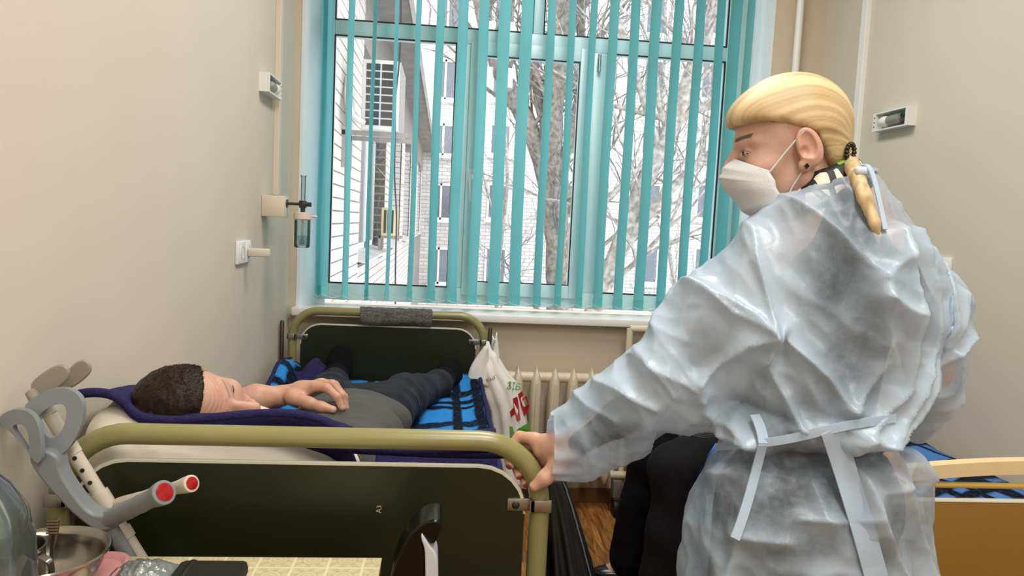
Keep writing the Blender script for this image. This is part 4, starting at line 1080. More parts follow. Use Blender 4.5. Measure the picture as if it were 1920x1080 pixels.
tag(sheet('printed_slip', papf, ls(0, 1, 16), ls(0, 1, 12), M_paper, None, .0006), 'small printed paper slip inside the clear wrapper', 'paper slip')
cc = atz(396, 1064, .792)
cs = empty('black_case', (cc[0], cc[1]-.03, ZTB), 'black mesh case closed with an elastic band, on the oilcloth', 'case')
M_mesh = mat('black_mesh_fabric', '#1a1916', .7, var=.5, vscale=300, bump=.8, bscale=600)
MB().box((cc[0]-.050, cc[1]-.10, ZTB+.0005), (cc[0]+.050, cc[1]+.022, ZTB+.026), .009).build('case_shell', M_mesh, cs, 60)
MB().box((cc[0]-.040, cc[1]-.1015, ZTB+.0002), (cc[0]-.022, cc[1]+.0235, ZTB+.0275), .009).build('elastic_band', mat('elastic_black', '#060606', .6), cs, 60)
# ------------------------------------------------------------------ crutches
M_cg = mat('grey_moulded_plastic', '#7d8387', .42, var=.06, vscale=30)
M_cc = mat('cream_tube_enamel', '#c9c0b0', .35, var=.04, vscale=20)
M_cf = mat('taupe_plastic', '#948b7d', .45)
M_redc = mat('red_reflector', '#9c1218', .18)
def resample(P, n, closed=True):
    P = [Vector((x, y, 0)) for x, y in P]
    if closed:
        for _ in range(2):
            Q = []
            for a, b in zip(P, P[1:]+P[:1]): Q += [a*.75+b*.25, a*.25+b*.75]
            P = Q
    Q = P+[P[0]]; d = [0]
    for a, b in zip(Q[:-1], Q[1:]): d.append(d[-1]+(b-a).length)
    out = []; k = 0
    for i in range(n):
        s = d[-1]*i/n
        while d[k+1] < s: k += 1
        t_ = (s-d[k])/max(1e-9, d[k+1]-d[k]); q = Q[k].lerp(Q[k+1], t_); out.append((q.x, q.y))
    return out
def align(outer, inner):
    c = (sum(p[0] for p in inner)/len(inner), sum(p[1] for p in inner)/len(inner))
    def sgn(P): return sum(a[0]*b[1]-b[0]*a[1] for a, b in zip(P, P[1:]+P[:1]))
    if sgn(outer)*sgn(inner) < 0: inner = inner[::-1]
    ang = lambda p: math.atan2(p[1]-c[1], p[0]-c[0])
    a0 = ang(outer[0]); k = min(range(len(inner)), key=lambda i: abs(math.atan2(math.sin(ang(inner[i])-a0), math.cos(ang(inner[i])-a0))))
    return inner[k:]+inner[:k]
def ring_plate(mb, outer, inner, pos, th):
    n = 40; O = resample(outer, n); I = align(O, resample(inner, n))
    f = lambda P, d: [Vector(pos(x, y))+Vector((0, d, 0)) for x, y in P]
    A, B, C, D = f(O, -th/2), f(I, -th/2), f(I, th/2), f(O, th/2)
    vs = A+B+C+D; fs = []
    for r0, r1 in ((0, 1), (1, 2), (2, 3), (3, 0)):
        for j in range(n):
            k = (j+1) % n; fs.append((r0*n+j, r0*n+k, r1*n+k, r1*n+j))
    mb.add(vs, fs)
def z1(P): return [(x/2.454, 640+y/2.454) for x, y in P]
def bevelize(o, w=.002):
    m = o.modifiers.new('b', 'BEVEL'); m.width = w; m.segments = 2; m.limit_method = 'ANGLE'; m.angle_limit = math.radians(50)
YA = 1.20
cr = empty('forearm_crutch', tuple(at(215, 985, YA)), 'grey forearm crutch with a looped cuff and red-capped handle, leaning in front', 'crutch')
mb = MB()
ring_plate(mb, z1([(215, 545), (300, 515), (350, 455), (380, 390), (392, 320), (385, 260), (345, 222), (300, 210), (235, 216), (170, 250), (108, 300), (150, 330), (190, 400), (200, 480)]),
           z1([(245, 292), (300, 280), (318, 320), (305, 385), (275, 435), (238, 445), (200, 405), (175, 340)]), lambda x, y: at(x, y, YA+.030*(860-y)/130), .012)
ring_plate(mb, z1([(190, 575), (140, 510), (70, 420), (2, 372), (10, 335), (60, 310), (120, 308), (165, 335), (192, 400), (202, 490)]),
           z1([(58, 388), (95, 374), (128, 388), (142, 440), (146, 512), (108, 462)]), lambda x, y: at(x, y, YA-.03+.030*(860-y)/130+(82-x)*.0004), .012)
co = mb.build('cuff', M_cg, cr, 50); bevelize(co, .003)
arm = z1([(150, 500), (190, 590), (330, 745), (400, 808), (470, 858), (545, 850), (560, 770), (490, 782), (430, 768), (335, 645), (295, 565), (300, 520), (240, 480)])
mb = MB().prism(resample(arm, 60), lambda u, v, s: tuple(Vector(at(u, v, YA))+Vector((0, -.019 if s == 0 else .015, 0))))
ao = mb.build('arm', M_cg, cr, 50); bevelize(ao, .004)
def handle(root, p0, p1, m, r0, nm):
    p0, p1 = Vector(p0), Vector(p1); n = 14; pts = [p0.lerp(p1, i/n) for i in range(n+1)]
    R = [r0*(1.08 if i < 3 else 1.0+.05*math.sin(i*2.2)) for i in range(n+1)]; R[-1] = r0*1.28; R[-2] = r0*1.2; R[-3] = r0*1.05
    MB().tube(pts, R, 20).build('handle', m, root, 60)
    d = (p1-p0).normalized(); q = d.to_track_quat('Z', 'Y').to_matrix()
    MB().lathe([(r0*1.28, -.001), (r0*1.26, .003), (r0*.98, .004)], p1, 24, q).build('end_ring', m, root, 50)
    MB().lathe([(r0*.95, 0), (r0*.95, .0045), (r0*.6, .0062), (.001, .0068)], p1, 24, q).build('end_cap', M_redc, root, 60)
handle(cr, at(196, 978, YA+.005), at(306, 924, YA-.085), M_cg, .0145, 'a')
pa = at(205, 985, YA); dirv = Vector(at(250, 1060, YA))-Vector(pa); fl_ = Vector(pa)+dirv*((pa[2]-.03)/(-dirv.z))
MB().tube([pa, tuple(fl_)], .011, 14).build('shaft', M_cg, cr, 60)
MB().tube([tuple(fl_+Vector((0, 0, .03))), tuple(fl_-Vector((0, 0, .03)))], [.014, .019], 14).build('rubber_tip', M_dark, cr, 60)
YB2 = 1.245
cr2 = empty('forearm_crutch', tuple(at(240, 990, YB2)), 'cream tubed forearm crutch with adjusting holes, leaning behind the grey one', 'crutch')
t0_, t1_ = Vector(at(84, 762, YB2)), Vector(at(253, 1031, YB2)); dd = (t1_-t0_); fl2 = t0_+dd*((t0_.z-.03)/(-dd.z))
MB().tube([tuple(t0_), tuple(fl2)], .0112, 18).build('shaft', M_cc, cr2, 60)
MB().tube([tuple(fl2+Vector((0, 0, .03))), tuple(fl2-Vector((0, 0, .03)))], [.014, .019], 14).build('rubber_tip', M_dark, cr2, 60)
def on(py): return t0_+dd*((at(150, py, YB2)[2]-t0_.z)/dd.z)
for a, b_, r_ in ((762, 778, .0135), (829, 851, .0128), (922, 952, .0148), (990, 1008, .0138)):
    MB().tube([tuple(on(a)), tuple(on(b_))], r_, 18).build('collar', M_cc, cr2, 50)
for py in (858.5, 881, 903.5):
    q = on(py); nrm = (Vector((0.1, -1, .25)).normalized()); qq = nrm.to_track_quat('Z', 'Y').to_matrix()
    MB().lathe([(.0036, 0), (.0036, .0012), (.001, .0013)], q+nrm*.0105, 12, qq).build('adjusting_hole', M_dark, cr2)
handle(cr2, at(225, 945, YB2), at(357, 907, YB2-.10), M_cc, .0105, 'b')
for P, dy in ((z1([(142, 192), (200, 140), (275, 100), (318, 118), (324, 165), (262, 225), (215, 246), (168, 248), (150, 225)]), .0), (z1([(260, 215), (300, 150), (345, 98), (385, 80), (418, 100), (424, 142), (360, 200), (310, 222)]), .05)):
    fo = MB().prism(resample(P, 36), lambda u, v, s: tuple(Vector(at(u, v, YB2+dy+.01))+Vector((0, -.004 if s == 0 else .004, 0)))).build('cuff', M_cf, cr2, 50); bevelize(fo, .0025)
MB().tube(smooth_pts([at(60, 735, YB2+.01), at(70, 755, YB2), at(86, 768, YB2)], 2), .010, 10).build('cuff_stem', M_cf, cr2, 60)
# ------------------------------------------------------------------ black chair with a curved back, edge-on in front of the bed
M_gloss = mat('black_gloss', '#060606', .2, spec=.35)
M_pale = mat('pale_reflection', '#c3c9cf', .3)
ch = empty('chair', tuple(at(780, 1075, 1.06)*np.array([1, 1, 0])), 'glossy black curved chair back with a pale reflection, in front of the bed panel', 'chair')
YC0, YC1 = 1.08, 1.15
def zc4(P): return [(400+x/2.743, 860+y/2.743) for x, y in P]
back = zc4([(900, 640), (930, 540), (970, 450), (1020, 380), (1070, 335), (1120, 315), (1165, 316), (1178, 340), (1170, 375), (1140, 440), (1115, 450), (1092, 400), (1072, 410), (1085, 460), (1090, 560), (1088, 700), (1060, 900), (900, 900)])
o = MB().prism(resample(back, 64), lambda u, v, s: tuple(Vector(at(u, v, YC0))+Vector((0, 0 if s == 0 else YC1-YC0, 0)))).build('backrest', M_gloss, ch, 50); bevelize(o, .006)
strip = zc4([(1066, 376), (1082, 400), (1112, 452), (1150, 492), (1155, 560), (1156, 640), (1156, 900), (1092, 900), (1090, 640), (1090, 560), (1088, 460), (1070, 425)])
o = MB().prism(resample(strip, 50), lambda u, v, s: tuple(Vector(at(u, v, YC0-.004))+Vector((0, 0 if s == 0 else .05, 0)))).build('backrest_reflection', M_pale, ch, 50); bevelize(o, .003)  # pale piece stands in for light reflected on the black backrest
bx0 = at(760, 1080, YC0)
sx = bx0[0]
MB().box((sx-.02, .74, .42), (sx+.40, 1.14, .46), .015).build('seat', M_gloss, ch, 50)
MB().tube([(sx+.01, 1.115, .44), (sx+.01, 1.115, .62)], .02, 10).build('back_post', M_chrome, ch, 50)
for x in (sx+.0, sx+.38):
    for y in (.76, 1.12): MB().tube([(x, y, 0), (x, y, .425)], .0125, 10).build('leg', M_chrome, ch, 50)
# ------------------------------------------------------------------ people
from mathutils.bvhtree import BVHTree
def skin_mat(name, base):
    m = bpy.data.materials.new(name); m.use_nodes = True; nt = m.node_tree; b = nt.nodes['Principled BSDF']
    at_ = nt.nodes.new('ShaderNodeVertexColor'); at_.layer_name = 'Col'
    tc = nt.nodes.new('ShaderNodeTexCoord'); n = nt.nodes.new('ShaderNodeTexNoise'); n.inputs['Scale'].default_value = 45; n.inputs['Detail'].default_value = 5
    nt.links.new(tc.outputs['Object'], n.inputs[0])
    mx = nt.nodes.new('ShaderNodeMix'); mx.data_type = 'RGBA'; mx.blend_type = 'MULTIPLY'; mx.inputs[0].default_value = .35
    r = nt.nodes.new('ShaderNodeValToRGB'); r.color_ramp.elements[0].color = (.72, .55, .5, 1); r.color_ramp.elements[0].position = .3; r.color_ramp.elements[1].color = (1, 1, 1, 1); r.color_ramp.elements[1].position = .65
    nt.links.new(n.outputs[0], r.inputs[0]); nt.links.new(at_.outputs[0], mx.inputs[6]); nt.links.new(r.outputs[0], mx.inputs[7]); nt.links.new(mx.outputs[2], b.inputs['Base Color'])
    b.inputs['Roughness'].default_value = .48; b.inputs['Subsurface Weight'].default_value = .12; b.inputs['Subsurface Radius'].default_value = (.01, .004, .002); b.inputs['Subsurface Scale'].default_value = .5
    n3 = nt.nodes.new('ShaderNodeTexNoise'); n3.inputs['Scale'].default_value = 220; nt.links.new(tc.outputs['Object'], n3.inputs[0])
    bp = nt.nodes.new('ShaderNodeBump'); bp.inputs['Strength'].default_value = .12; bp.inputs['Distance'].default_value = .003; nt.links.new(n3.outputs[0], bp.inputs['Height']); nt.links.new(bp.outputs[0], b.inputs['Normal'])
    return m
M_skin = skin_mat('skin', None)
def head_prims(male=False):
    g = []
    j = 1.0 if not male else 1.08
    g.append((.0, [s_ell((-.002, 0, .036), (.094, .075, .087))]))
    g.append((.03, [s_ell((.030, 0, -.028), (.060, .057*j, .082))]))
    g.append((.02, [s_ell((.060, 0, -.088), (.026*j, .026*j, .020))]))
    for s in (-1, 1):
        g.append((.025, [s_cone((-.006, s*.050*j, -.052), (.052, s*.018, -.088), .021, .016)]))
        g.append((.012, [s_cone((.082, s*.012, .021), (.066, s*.046, .020), .011, .010)]))
        g.append((.02, [s_ell((.056, s*.040, -.028), (.024, .022, .020))]))
    nx = .011 if male else 0.
    g.append((.008, [s_cone((.088+nx*.3, 0, .014), (.110+nx, 0, -.028), .008+nx*.15, .0115+nx*.15)]))
    for s in (-1, 1): g.append((.006, [s_ell((.099+nx*.8, s*.013, -.034), (.011, .008, .008))]))
    g.append((.006, [s_cone((.086, -.018, -.063), (.094, 0, -.060), .005, .0065), s_cone((.094, 0, -.060), (.086, .018, -.063), .0065, .005)]))
    g.append((.006, [s_cone((.084, -.014, -.071), (.091, 0, -.072), .005, .0075), s_cone((.091, 0, -.072), (.084, .014, -.071), .0075, .005)]))
    for s in (-1, 1):
        g.append((.002, [s_ell((.0725, s*.032, .002), (.0135, .0145, .0125))]))
    cuts = []
    return g, cuts
def ear_prims(s):
    # flattened shell with a hollow, rim kept proud
    a = math.radians(14)*s
    R = np.array([[math.cos(.28), 0, math.sin(.28)], [0, 1, 0], [-math.sin(.28), 0, math.cos(.28)]])
    return [s_ell((-.012, s*.080, -.002), (.0205, .0085, .034), R), s_ell((-.004, s*.077, -.031), (.011, .007, .012))], [(s_ell((-.009, s*.088, .003), (.012, .0085, .024), R), .003), (s_ell((-.005, s*.085, -.008), (.008, .009, .010)), .003)]
def xform(v, M, o, sc): return (v*sc)@np.array(M).T+np.array(o)
def basis(f, u):
    f = np.array(f, float); f /= np.linalg.norm(f); u = np.array(u, float); u -= f*(u@f); u /= np.linalg.norm(u)
    l = np.cross(u, f); return np.stack([f, l, u], 1)       # columns: forward, left, up
def paint_face(v, base, lip, brow, male=False):
    n = len(v); C = np.tile(np.array(base), (n, 1)); x, y, z = v.T; ay = np.abs(y)
    def blend(m, c):
        C[:] = C*(1-m[:, None])+np.array(c)*m[:, None]
    bl = np.exp(-((x-.105)/.014)**2-((z+.032)/.014)**2-(y/.016)**2)*.35; blend(bl, (base[0]*.95, base[1]*.62, base[2]*.55))
    ck = np.exp(-((ay-.045)/.02)**2-((z+.03)/.022)**2)*.25*(x > .02); blend(ck, (base[0]*.98, base[1]*.70, base[2]*.62))
    er = (ay > .073)*(.35); blend(er*1.0, (base[0]*.9, base[1]*.62, base[2]*.55))
    lp = np.clip(1-np.abs((z+.066)/.0105)**3, 0, 1)*(ay < .021)*(x > .084); blend(np.clip(lp, 0, 1)*.8, lip)
    bw = np.clip(1.6-1.6*np.abs((z-.0255-.10*np.clip(ay-.015, 0, .03)+2.4*np.clip(ay-.036, 0, 1)**1.2*0)/.0042)**2, 0, 1)*(ay > .012)*(ay < .052)*(x > .05); blend(bw*.92, brow)
    sh = np.exp(-((ay-.032)/.016)**2-((z-.009)/.006)**2)*(x > .055)*.35; blend(sh, (base[0]*.62, base[1]*.45, base[2]*.40))
    lens = (.0016 if male else .0050)*(1-((ay-.032)/.0135)**2); on = np.clip((lens-np.abs(z-.0008))/.0012, 0, 1)*(x > .066)
    blend(on, (.62, .56, .53)); ir = np.clip((.0060-np.hypot(ay-.032, z-.0008))/.0012, 0, 1)*on; blend(ir, (.045, .035, .03))
    ll = np.clip(1-np.abs(z-.0008-lens-.0004)/.0016, 0, 1)*(np.abs(ay-.032) < .0145)*(x > .06); blend(ll*.9, (.03, .02, .018))
    return C
def make_head(base, lip, brow, male, neck=True, res=.0021):
    g, cuts = head_prims(male)
    if neck: g.append((.02, [s_cone((-.030, 0, -.055), (-.075, 0, -.20), .048*(1.12 if male else 1.), .054*(1.12 if male else 1.))]))
    v, q = field_mesh(g, res, [(s_ell((.097, s*.034, .004), (.014, .018, .010)), .008) for s in (-1, 1)][:0])
    v = relax(v, q, 1, .4)
    if male:
        nn = vnormals(v, q); z_ = v[:, 2]+.004*np.cos(v[:, 1]*60)
        cr_ = sum(np.exp(-((z_-z0)/.0022)**2) for z0 in (.044, .054, .064, .073))*(v[:, 0] > .05)*np.clip(1-np.abs(v[:, 1])/.055, 0, 1)**.5
        v = v-nn*(.0013*cr_)[:, None]
    parts = [(v, q)]
    for s in (-1, 1):
        pe, ce = ear_prims(s); ve, qe = field_mesh([(.004, pe)], .0016, ce); parts.append((relax(ve, qe, 1, .4), qe))
    return parts, [paint_face(p[0], base, lip, brow, male) for p in parts]
def hair_strands(mb, P, r, n=4):
    mb.tube(P, r, n, False)
SKW = (.60, .385, .295); SKM = (.58, .335, .235)
# ============================ the woman in the gown
YT = 1.14
def stack(rows, ry, Yc, k=1.0, zext=None):
    """vertical body of elliptical sections from (py, left px, right px)"""
    Z = []; CX = []; RX = []; RY = []
    for (py, l, r), d in zip(rows, ry):
        a, b = at(l, py, Yc), at(r, py, Yc); Z.append((a[2]+b[2])/2); CX.append((a[0]+b[0])/2); RX.append((b[0]-a[0])/2*k); RY.append(d*k)
    Z = np.array(Z[::-1]); CX = np.array(CX[::-1]); RX = np.array(RX[::-1]); RY = np.array(RY[::-1])
    def f(P):
        z = P[..., 2]; cx = np.interp(z, Z, CX); rx = np.interp(z, Z, RX); ry_ = np.interp(z, Z, RY)
        dx = (P[..., 0]-cx)/rx; dy = (P[..., 1]-Yc)/ry_; q = np.sqrt(dx*dx+dy*dy)
        d = (q-1)*np.minimum(rx, ry_)*.9
        return np.maximum(d, np.maximum(z-Z[-1], Z[0]-z))
    m = float(RX.max()); lo = np.array([(CX-RX).min(), Yc-RY.max(), Z[0]], dtype=np.float32); hi = np.array([(CX+RX).max(), Yc+RY.max(), Z[-1]], dtype=np.float32)
    return f, lo, hi
rows = [(322, 1545, 1612), (335, 1516, 1628), (350, 1494, 1642), (370, 1474, 1654), (395, 1458, 1668), (430, 1446, 1686), (470, 1436, 1704), (520, 1428, 1712), (580, 1420, 1708), (650, 1403, 1682), (720, 1376, 1662), (780, 1354, 1658), (815, 1351, 1672), (830, 1350, 1698), (860, 1342, 1706), (900, 1332, 1710), (950, 1314, 1710), (1000, 1297, 1710), (1080, 1276, 1712), (1200, 1256, 1718), (1480, 1230, 1735)]
rys = [.058, .07, .08, .09, .098, .11, .122, .13, .132, .128, .122, .118, .116, .118, .128, .14, .150, .155, .158, .16, .165]
def W_(px, py, Y, r): return (at(px, py, Y), r*Y/F)
larm = [W_(1454, 492, 1.14, 82), W_(1358, 598, 1.165, 90), W_(1272, 694, 1.205, 76), W_(1174, 772, 1.245, 62), W_(1092, 818, 1.272, 49), W_(1046, 842, 1.285, 39), W_(1026, 847, 1.29, 34)]
rarm = [W_(1664, 470, 1.14, 68), W_(1722, 566, 1.12, 66), W_(1752, 682, 1.12, 58), W_(1750, 748, 1.18, 48), W_(1712, 784, 1.25, 40)]
gv, gq = field_mesh([(.0, [stack(rows, rys, YT)]), (.06, chain([a for a, r in larm], [r for a, r in larm])), (.025, chain([a for a, r in rarm], [r for a, r in rarm]))], .0075, margin=.04)
# open the neck, the hem and the cuff
cz = gv[gq].mean(1)
zn = at(1580, 330, YT)[2]; zh = at(1500, 1440, YT)[2]; cuffx = at(1029, 847, 1.29)[0]
zn = at(1600, 322, YT)[2]+.40*(cz[:, 0]-at(1600, 322, YT)[0])
keep = (cz[:, 2] > zh) & ~((cz[:, 2] > np.minimum(zn, at(1600, 318, YT)[2])) & (cz[:, 0] > at(1438, 380, YT)[0]) & (cz[:, 1] > YT-.2) & (cz[:, 2] > at(1440, 400, YT)[2])) & ~(cz[:, 0] < cuffx)
gq = gq[keep]; used = np.unique(gq); rm = np.full(len(gv), -1); rm[used] = np.arange(len(used)); gv = gv[used]; gq = rm[gq]
gv = relax(gv, gq, 2, .5); gv, gq = subdivide(gv, gq); gv = relax(gv, gq, 1, .5)
gn = vnormals(gv, gq)
def pxz(px, py, Y=1.06): p = at(px, py, Y); return np.array([p[0], p[2]])
# folds: (polyline px, height m, half width m, sharpness) on the side towards the room
FOLDS = [
 ([(1500, 372), (1560, 440), (1610, 520), (1606, 545)], .012, .014), ([(1640, 480), (1600, 520), (1606, 548), (1640, 575)], .014, .015),
 ([(1645, 440), (1650, 560), (1628, 700), (1560, 795)], .022, .014), ([(1690, 440), (1705, 540), (1690, 640), (1620, 760), (1590, 795)], .018, .013),
 ([(1720, 470), (1738, 560), (1716, 660), (1640, 760), (1600, 795)], .018, .012), ([(1755, 500), (1765, 600), (1735, 690), (1665, 760)], .012, .012),
 ([(1605, 548), (1606, 660), (1560, 740)], .012, .010), ([(1480, 615), (1530, 690), (1556, 740)], .016, .012), ([(1480, 612), (1440, 672), (1460, 680)], .012, .012),
 ([(1455, 675), (1490, 780), (1500, 800)], .010, .010), ([(1450, 620), (1400, 645), (1340, 725)], .016, .012), ([(1445, 400), (1444, 520), (1450, 600)], .008, .006),
 ([(1300, 520), (1380, 590), (1440, 610)], .010, .010), ([(1290, 500), (1360, 480), (1400, 470)], .006, .012), ([(1335, 545), (1420, 590), (1455, 625)], .008, .008),
 ([(1330, 640), (1345, 690)], -.008, .012), ([(1230, 600), (1290, 640), (1330, 660)], .006, .014),
 ([(1205, 650), (1260, 700), (1290, 760)], .010, .014), ([(1130, 725), (1180, 770), (1260, 790)], .012, .014), ([(1085, 750), (1120, 800), (1190, 830)], .010, .012), ([(1060, 780), (1070, 830), (1100, 860)], .008, .010), ([(1150, 710), (1240, 700), (1330, 740)], .010, .016),
 ([(1420, 835), (1340, 845), (1318, 900)], .014, .012), ([(1420, 840), (1390, 900), (1310, 970)], .014, .013), ([(1430, 850), (1400, 960), (1370, 1080)], .014, .012), ([(1425, 830), (1350, 780), (1345, 760)], .010, .010),
 ([(1555, 815), (1590, 940), (1640, 1080)], .020, .016), ([(1600, 810), (1680, 960), (1715, 1080)], .016, .016), ([(1640, 800), (1700, 850), (1725, 900)], .012, .012), ([(1470, 950), (1580, 940)], .010, .014), ([(1390, 995), (1450, 990)], .012, .012), ([(1330, 930), (1300, 1060)], -.010, .016),
 ([(1480, 790), (1540, 770), (1590, 790)], .008, .010), ([(1400, 770), (1470, 775)], -.008, .010), ([(1690, 860), (1640, 900), (1600, 900)], .008, .012), ([(1520, 345), (1470, 380), (1440, 400)], .006, .008),
 ([(1795, 560), (1770, 640), (1800, 690)], .010, .010), ([(1815, 640), (1760, 690), (1700, 740)], .012, .010), ([(1800, 740), (1740, 730), (1690, 760)], .012, .010)]
def seg_d(P, a, b):
    ab = b-a; t = np.clip(((P-a)@ab)/(ab@ab), 0, 1); return np.linalg.norm(P-a-t[:, None]*ab, axis=1)
disp = np.zeros(len(gv)); P2 = gv[:, [0, 2]]
front = np.clip(-gn[:, 1]*1.6+.55, 0, 1)
nz = np.array([noise.noise(Vector((x*9, y*9, z*9))) for x, y, z in gv])
P2w = P2+nz[:, None]*.008
for pl_, h, w in FOLDS:
    pts = [pxz(*p) for p in pl_]
    d = np.min([seg_d(P2w, a, b) for a, b in zip(pts[:-1], pts[1:])], axis=0)
    disp += 1.5*h*np.exp(-np.abs(d/(w*1.15)))*front
def ridged(v, sc, st, off):
    o = np.empty(len(v))
    for i, (x, y, z) in enumerate(v):
        w = noise.noise(Vector((x*3+off, y*3, z*3)))*.35
        o[i] = 1-2*abs(noise.noise(Vector(((x*st[0]+.25*z)*sc+off+w, y*st[1]*sc+w, z*st[2]*sc))))
    return o
cells = deform_cells(gv, 8.0, (1, 1, .7))
disp += .018*(ridged(gv, 5.2, (1, 1, .55), 1.3)-.4)+.009*(ridged(gv, 11., (1, 1, .6), 7.7)-.4)+.0035*(ridged(gv, 24., (1, 1, .8), 3.7)-.4)-.012*np.clip(cells, 0, .5)
# gathered waist and tight cuff
zw = at(1500, 822, YT)[2]; wst = np.exp(-((gv[:, 2]-zw-(gv[:, 0]-.58)*.12)/.020)**2)*(gv[:, 0] > .36)
disp = disp*(1-.6*wst)-.012*wst
cf = np.clip((cuffx+.05-gv[:, 0])/.04, 0, 1); disp = disp*(1-cf*.85)+cf*.004*np.sin(np.arctan2(gv[:, 2]-.9, gv[:, 1]-1.29)*14)
disp = np.where(disp < -.004, -.004+(disp+.004)*.15, disp)
gv = gv+gn*disp[:, None]
ec = np.concatenate([gq[:, [k_, (k_+1) % 4]] for k_ in range(4)]); ue, cn_ = np.unique(np.sort(ec, 1), axis=0, return_counts=True); bv_ = np.unique(ue[cn_ == 1]); bc_ = bv_[gv[bv_, 0] < cuffx+.03]; gv[bc_, 0] = cuffx
ur = [(py, l+(44 if py < 700 else 36), r-(46 if py < 700 else 34)) for py, l, r in rows if 345 < py < 840]; ud = [d_*(.95 if 460 < py < 800 else .90) for (py, _, _), d_ in zip(rows, rys) if 345 < py < 840]
swv, swq = field_mesh([(.0, [stack(ur, ud, YT)]), (.02, chain([at(1655, 475, 1.14), at(1715, 590, 1.125), at(1745, 690, 1.125)], [.045, .036, .032])), (.03, chain([at(1455, 500, 1.15), at(1350, 610, 1.17), at(1280, 690, 1.20), at(1165, 782, 1.235), at(1085, 832, 1.265)], [.045, .030, .028, .030, .024]))], .009); swv = relax(swv, swq, 2); swv = swv-vnormals(swv, swq)*.003
ur = [(py, l+50, r-50) for py, l, r in rows if 770 < py < 1000]; ud = [d_*.895 for (py, _, _), d_ in zip(rows, rys) if 770 < py < 1000]
tg = [(.0, [stack(ur, ud, YT)])]
for s in (-1, 1):
    h0 = at(1512+s*66, 940, 1.118); tg.append((.03, chain([h0, (h0[0]-.01, 1.12, .62), (h0[0]-.01, 1.14, .48), (h0[0]-.02, 1.135, .10)], [.092, .086, .074, .062])))
trv, trq = field_mesh(tg, .010); trv = relax(trv, trq, 2); trv = trv-vnormals(trv, trq)*.003
ub = BVHTree.FromPolygons([Vector(p) for p in np.concatenate([swv, trv])], np.concatenate([swq, trq+len(swv)]).tolist())
dist = np.array([(lambda h: h[3] if h[3] is not None else .06)(ub.find_nearest(Vector(p), .06)) for p in gv])
cling = np.clip(1-(dist-.014)/.046, 0, 1)
M_gown = bpy.data.materials.new('gown_nonwoven'); M_gown.use_nodes = True; nt = M_gown.node_tree; b = nt.nodes['Principled BSDF']
b.inputs['Base Color'].default_value = lin('#cbdef0'); b.inputs['Roughness'].default_value = .3; b.inputs['Specular IOR Level'].default_value = .6
tl = nt.nodes.new('ShaderNodeBsdfTranslucent'); tl.inputs[0].default_value = lin('#c6def6'); tp = nt.nodes.new('ShaderNodeBsdfTransparent'); tp.inputs[0].default_value = (.97, .98, 1, 1)
m1 = nt.nodes.new('ShaderNodeMixShader'); m1.inputs[0].default_value = .28; m2 = nt.nodes.new('ShaderNodeMixShader')
nt.links.new(b.outputs[0], m1.inputs[1]); nt.links.new(tl.outputs[0], m1.inputs[2]); nt.links.new(m1.outputs[0], m2.inputs[1]); nt.links.new(tp.outputs[0], m2.inputs[2]); nt.links.new(m2.outputs[0], nt.nodes['Material Output'].inputs[0])
tc = nt.nodes.new('ShaderNodeTexCoord'); n = nt.nodes.new('ShaderNodeTexNoise'); n.inputs['Scale'].default_value = 16; n.inputs['Detail'].default_value = 8; n.inputs['Roughness'].default_value = .68; nt.links.new(tc.outputs['Object'], n.inputs[0])
va = nt.nodes.new('ShaderNodeVertexColor'); va.layer_name = 'Col'; sp = nt.nodes.new('ShaderNodeSeparateColor'); nt.links.new(va.outputs[0], sp.inputs[0])
nr = nt.nodes.new('ShaderNodeMapRange'); nr.inputs[1].default_value = .3; nr.inputs[2].default_value = .7; nr.inputs[3].default_value = .55; nr.inputs[4].default_value = 1.25; nt.links.new(n.outputs[0], nr.inputs[0])
mu = nt.nodes.new('ShaderNodeMath'); mu.operation = 'MULTIPLY'; nt.links.new(sp.outputs[0], mu.inputs[0]); nt.links.new(nr.outputs[0], mu.inputs[1])
mr = nt.nodes.new('ShaderNodeMapRange'); mr.inputs[1].default_value = 0; mr.inputs[2].default_value = 1; mr.inputs[3].default_value = .10; mr.inputs[4].default_value = .90; nt.links.new(mu.outputs[0], mr.inputs[0]); nt.links.new(mr.outputs[0], m2.inputs[0])
n2 = nt.nodes.new('ShaderNodeTexNoise'); n2.inputs['Scale'].default_value = 18; n2.inputs['Detail'].default_value = 3; nt.links.new(tc.outputs['Object'], n2.inputs[0])
v2 = nt.nodes.new('ShaderNodeTexVoronoi'); v2.inputs['Scale'].default_value = 14; v2.feature = 'DISTANCE_TO_EDGE'; nt.links.new(tc.outputs['Object'], v2.inputs['Vector'])
ad = nt.nodes.new('ShaderNodeMath'); ad.operation = 'MULTIPLY_ADD'; ad.inputs[1].default_value = 1.2; nt.links.new(v2.outputs['Distance'], ad.inputs[0]); nt.links.new(n2.outputs[0], ad.inputs[2])
bp = nt.nodes.new('ShaderNodeBump'); bp.inputs['Strength'].default_value = .30; bp.inputs['Distance'].default_value = .008; nt.links.new(ad.outputs[0], bp.inputs['Height']); nt.links.new(bp.outputs[0], b.inputs['Normal'])
# body: head, hand, arms, hidden torso and legs in one mesh
HB = basis((-.965, .22, -.13), (-.13, .02, .98)); HO = at(1482, 283, 1.175); HS = .925
hp, hc = make_head(SKW, (.45, .16, .13), (.07, .045, .03), False)
parts = [(xform(v, HB, HO, HS), q) for v, q in hp]; cols = list(hc)
def A(px, py, Y): return at(px, py, Y)
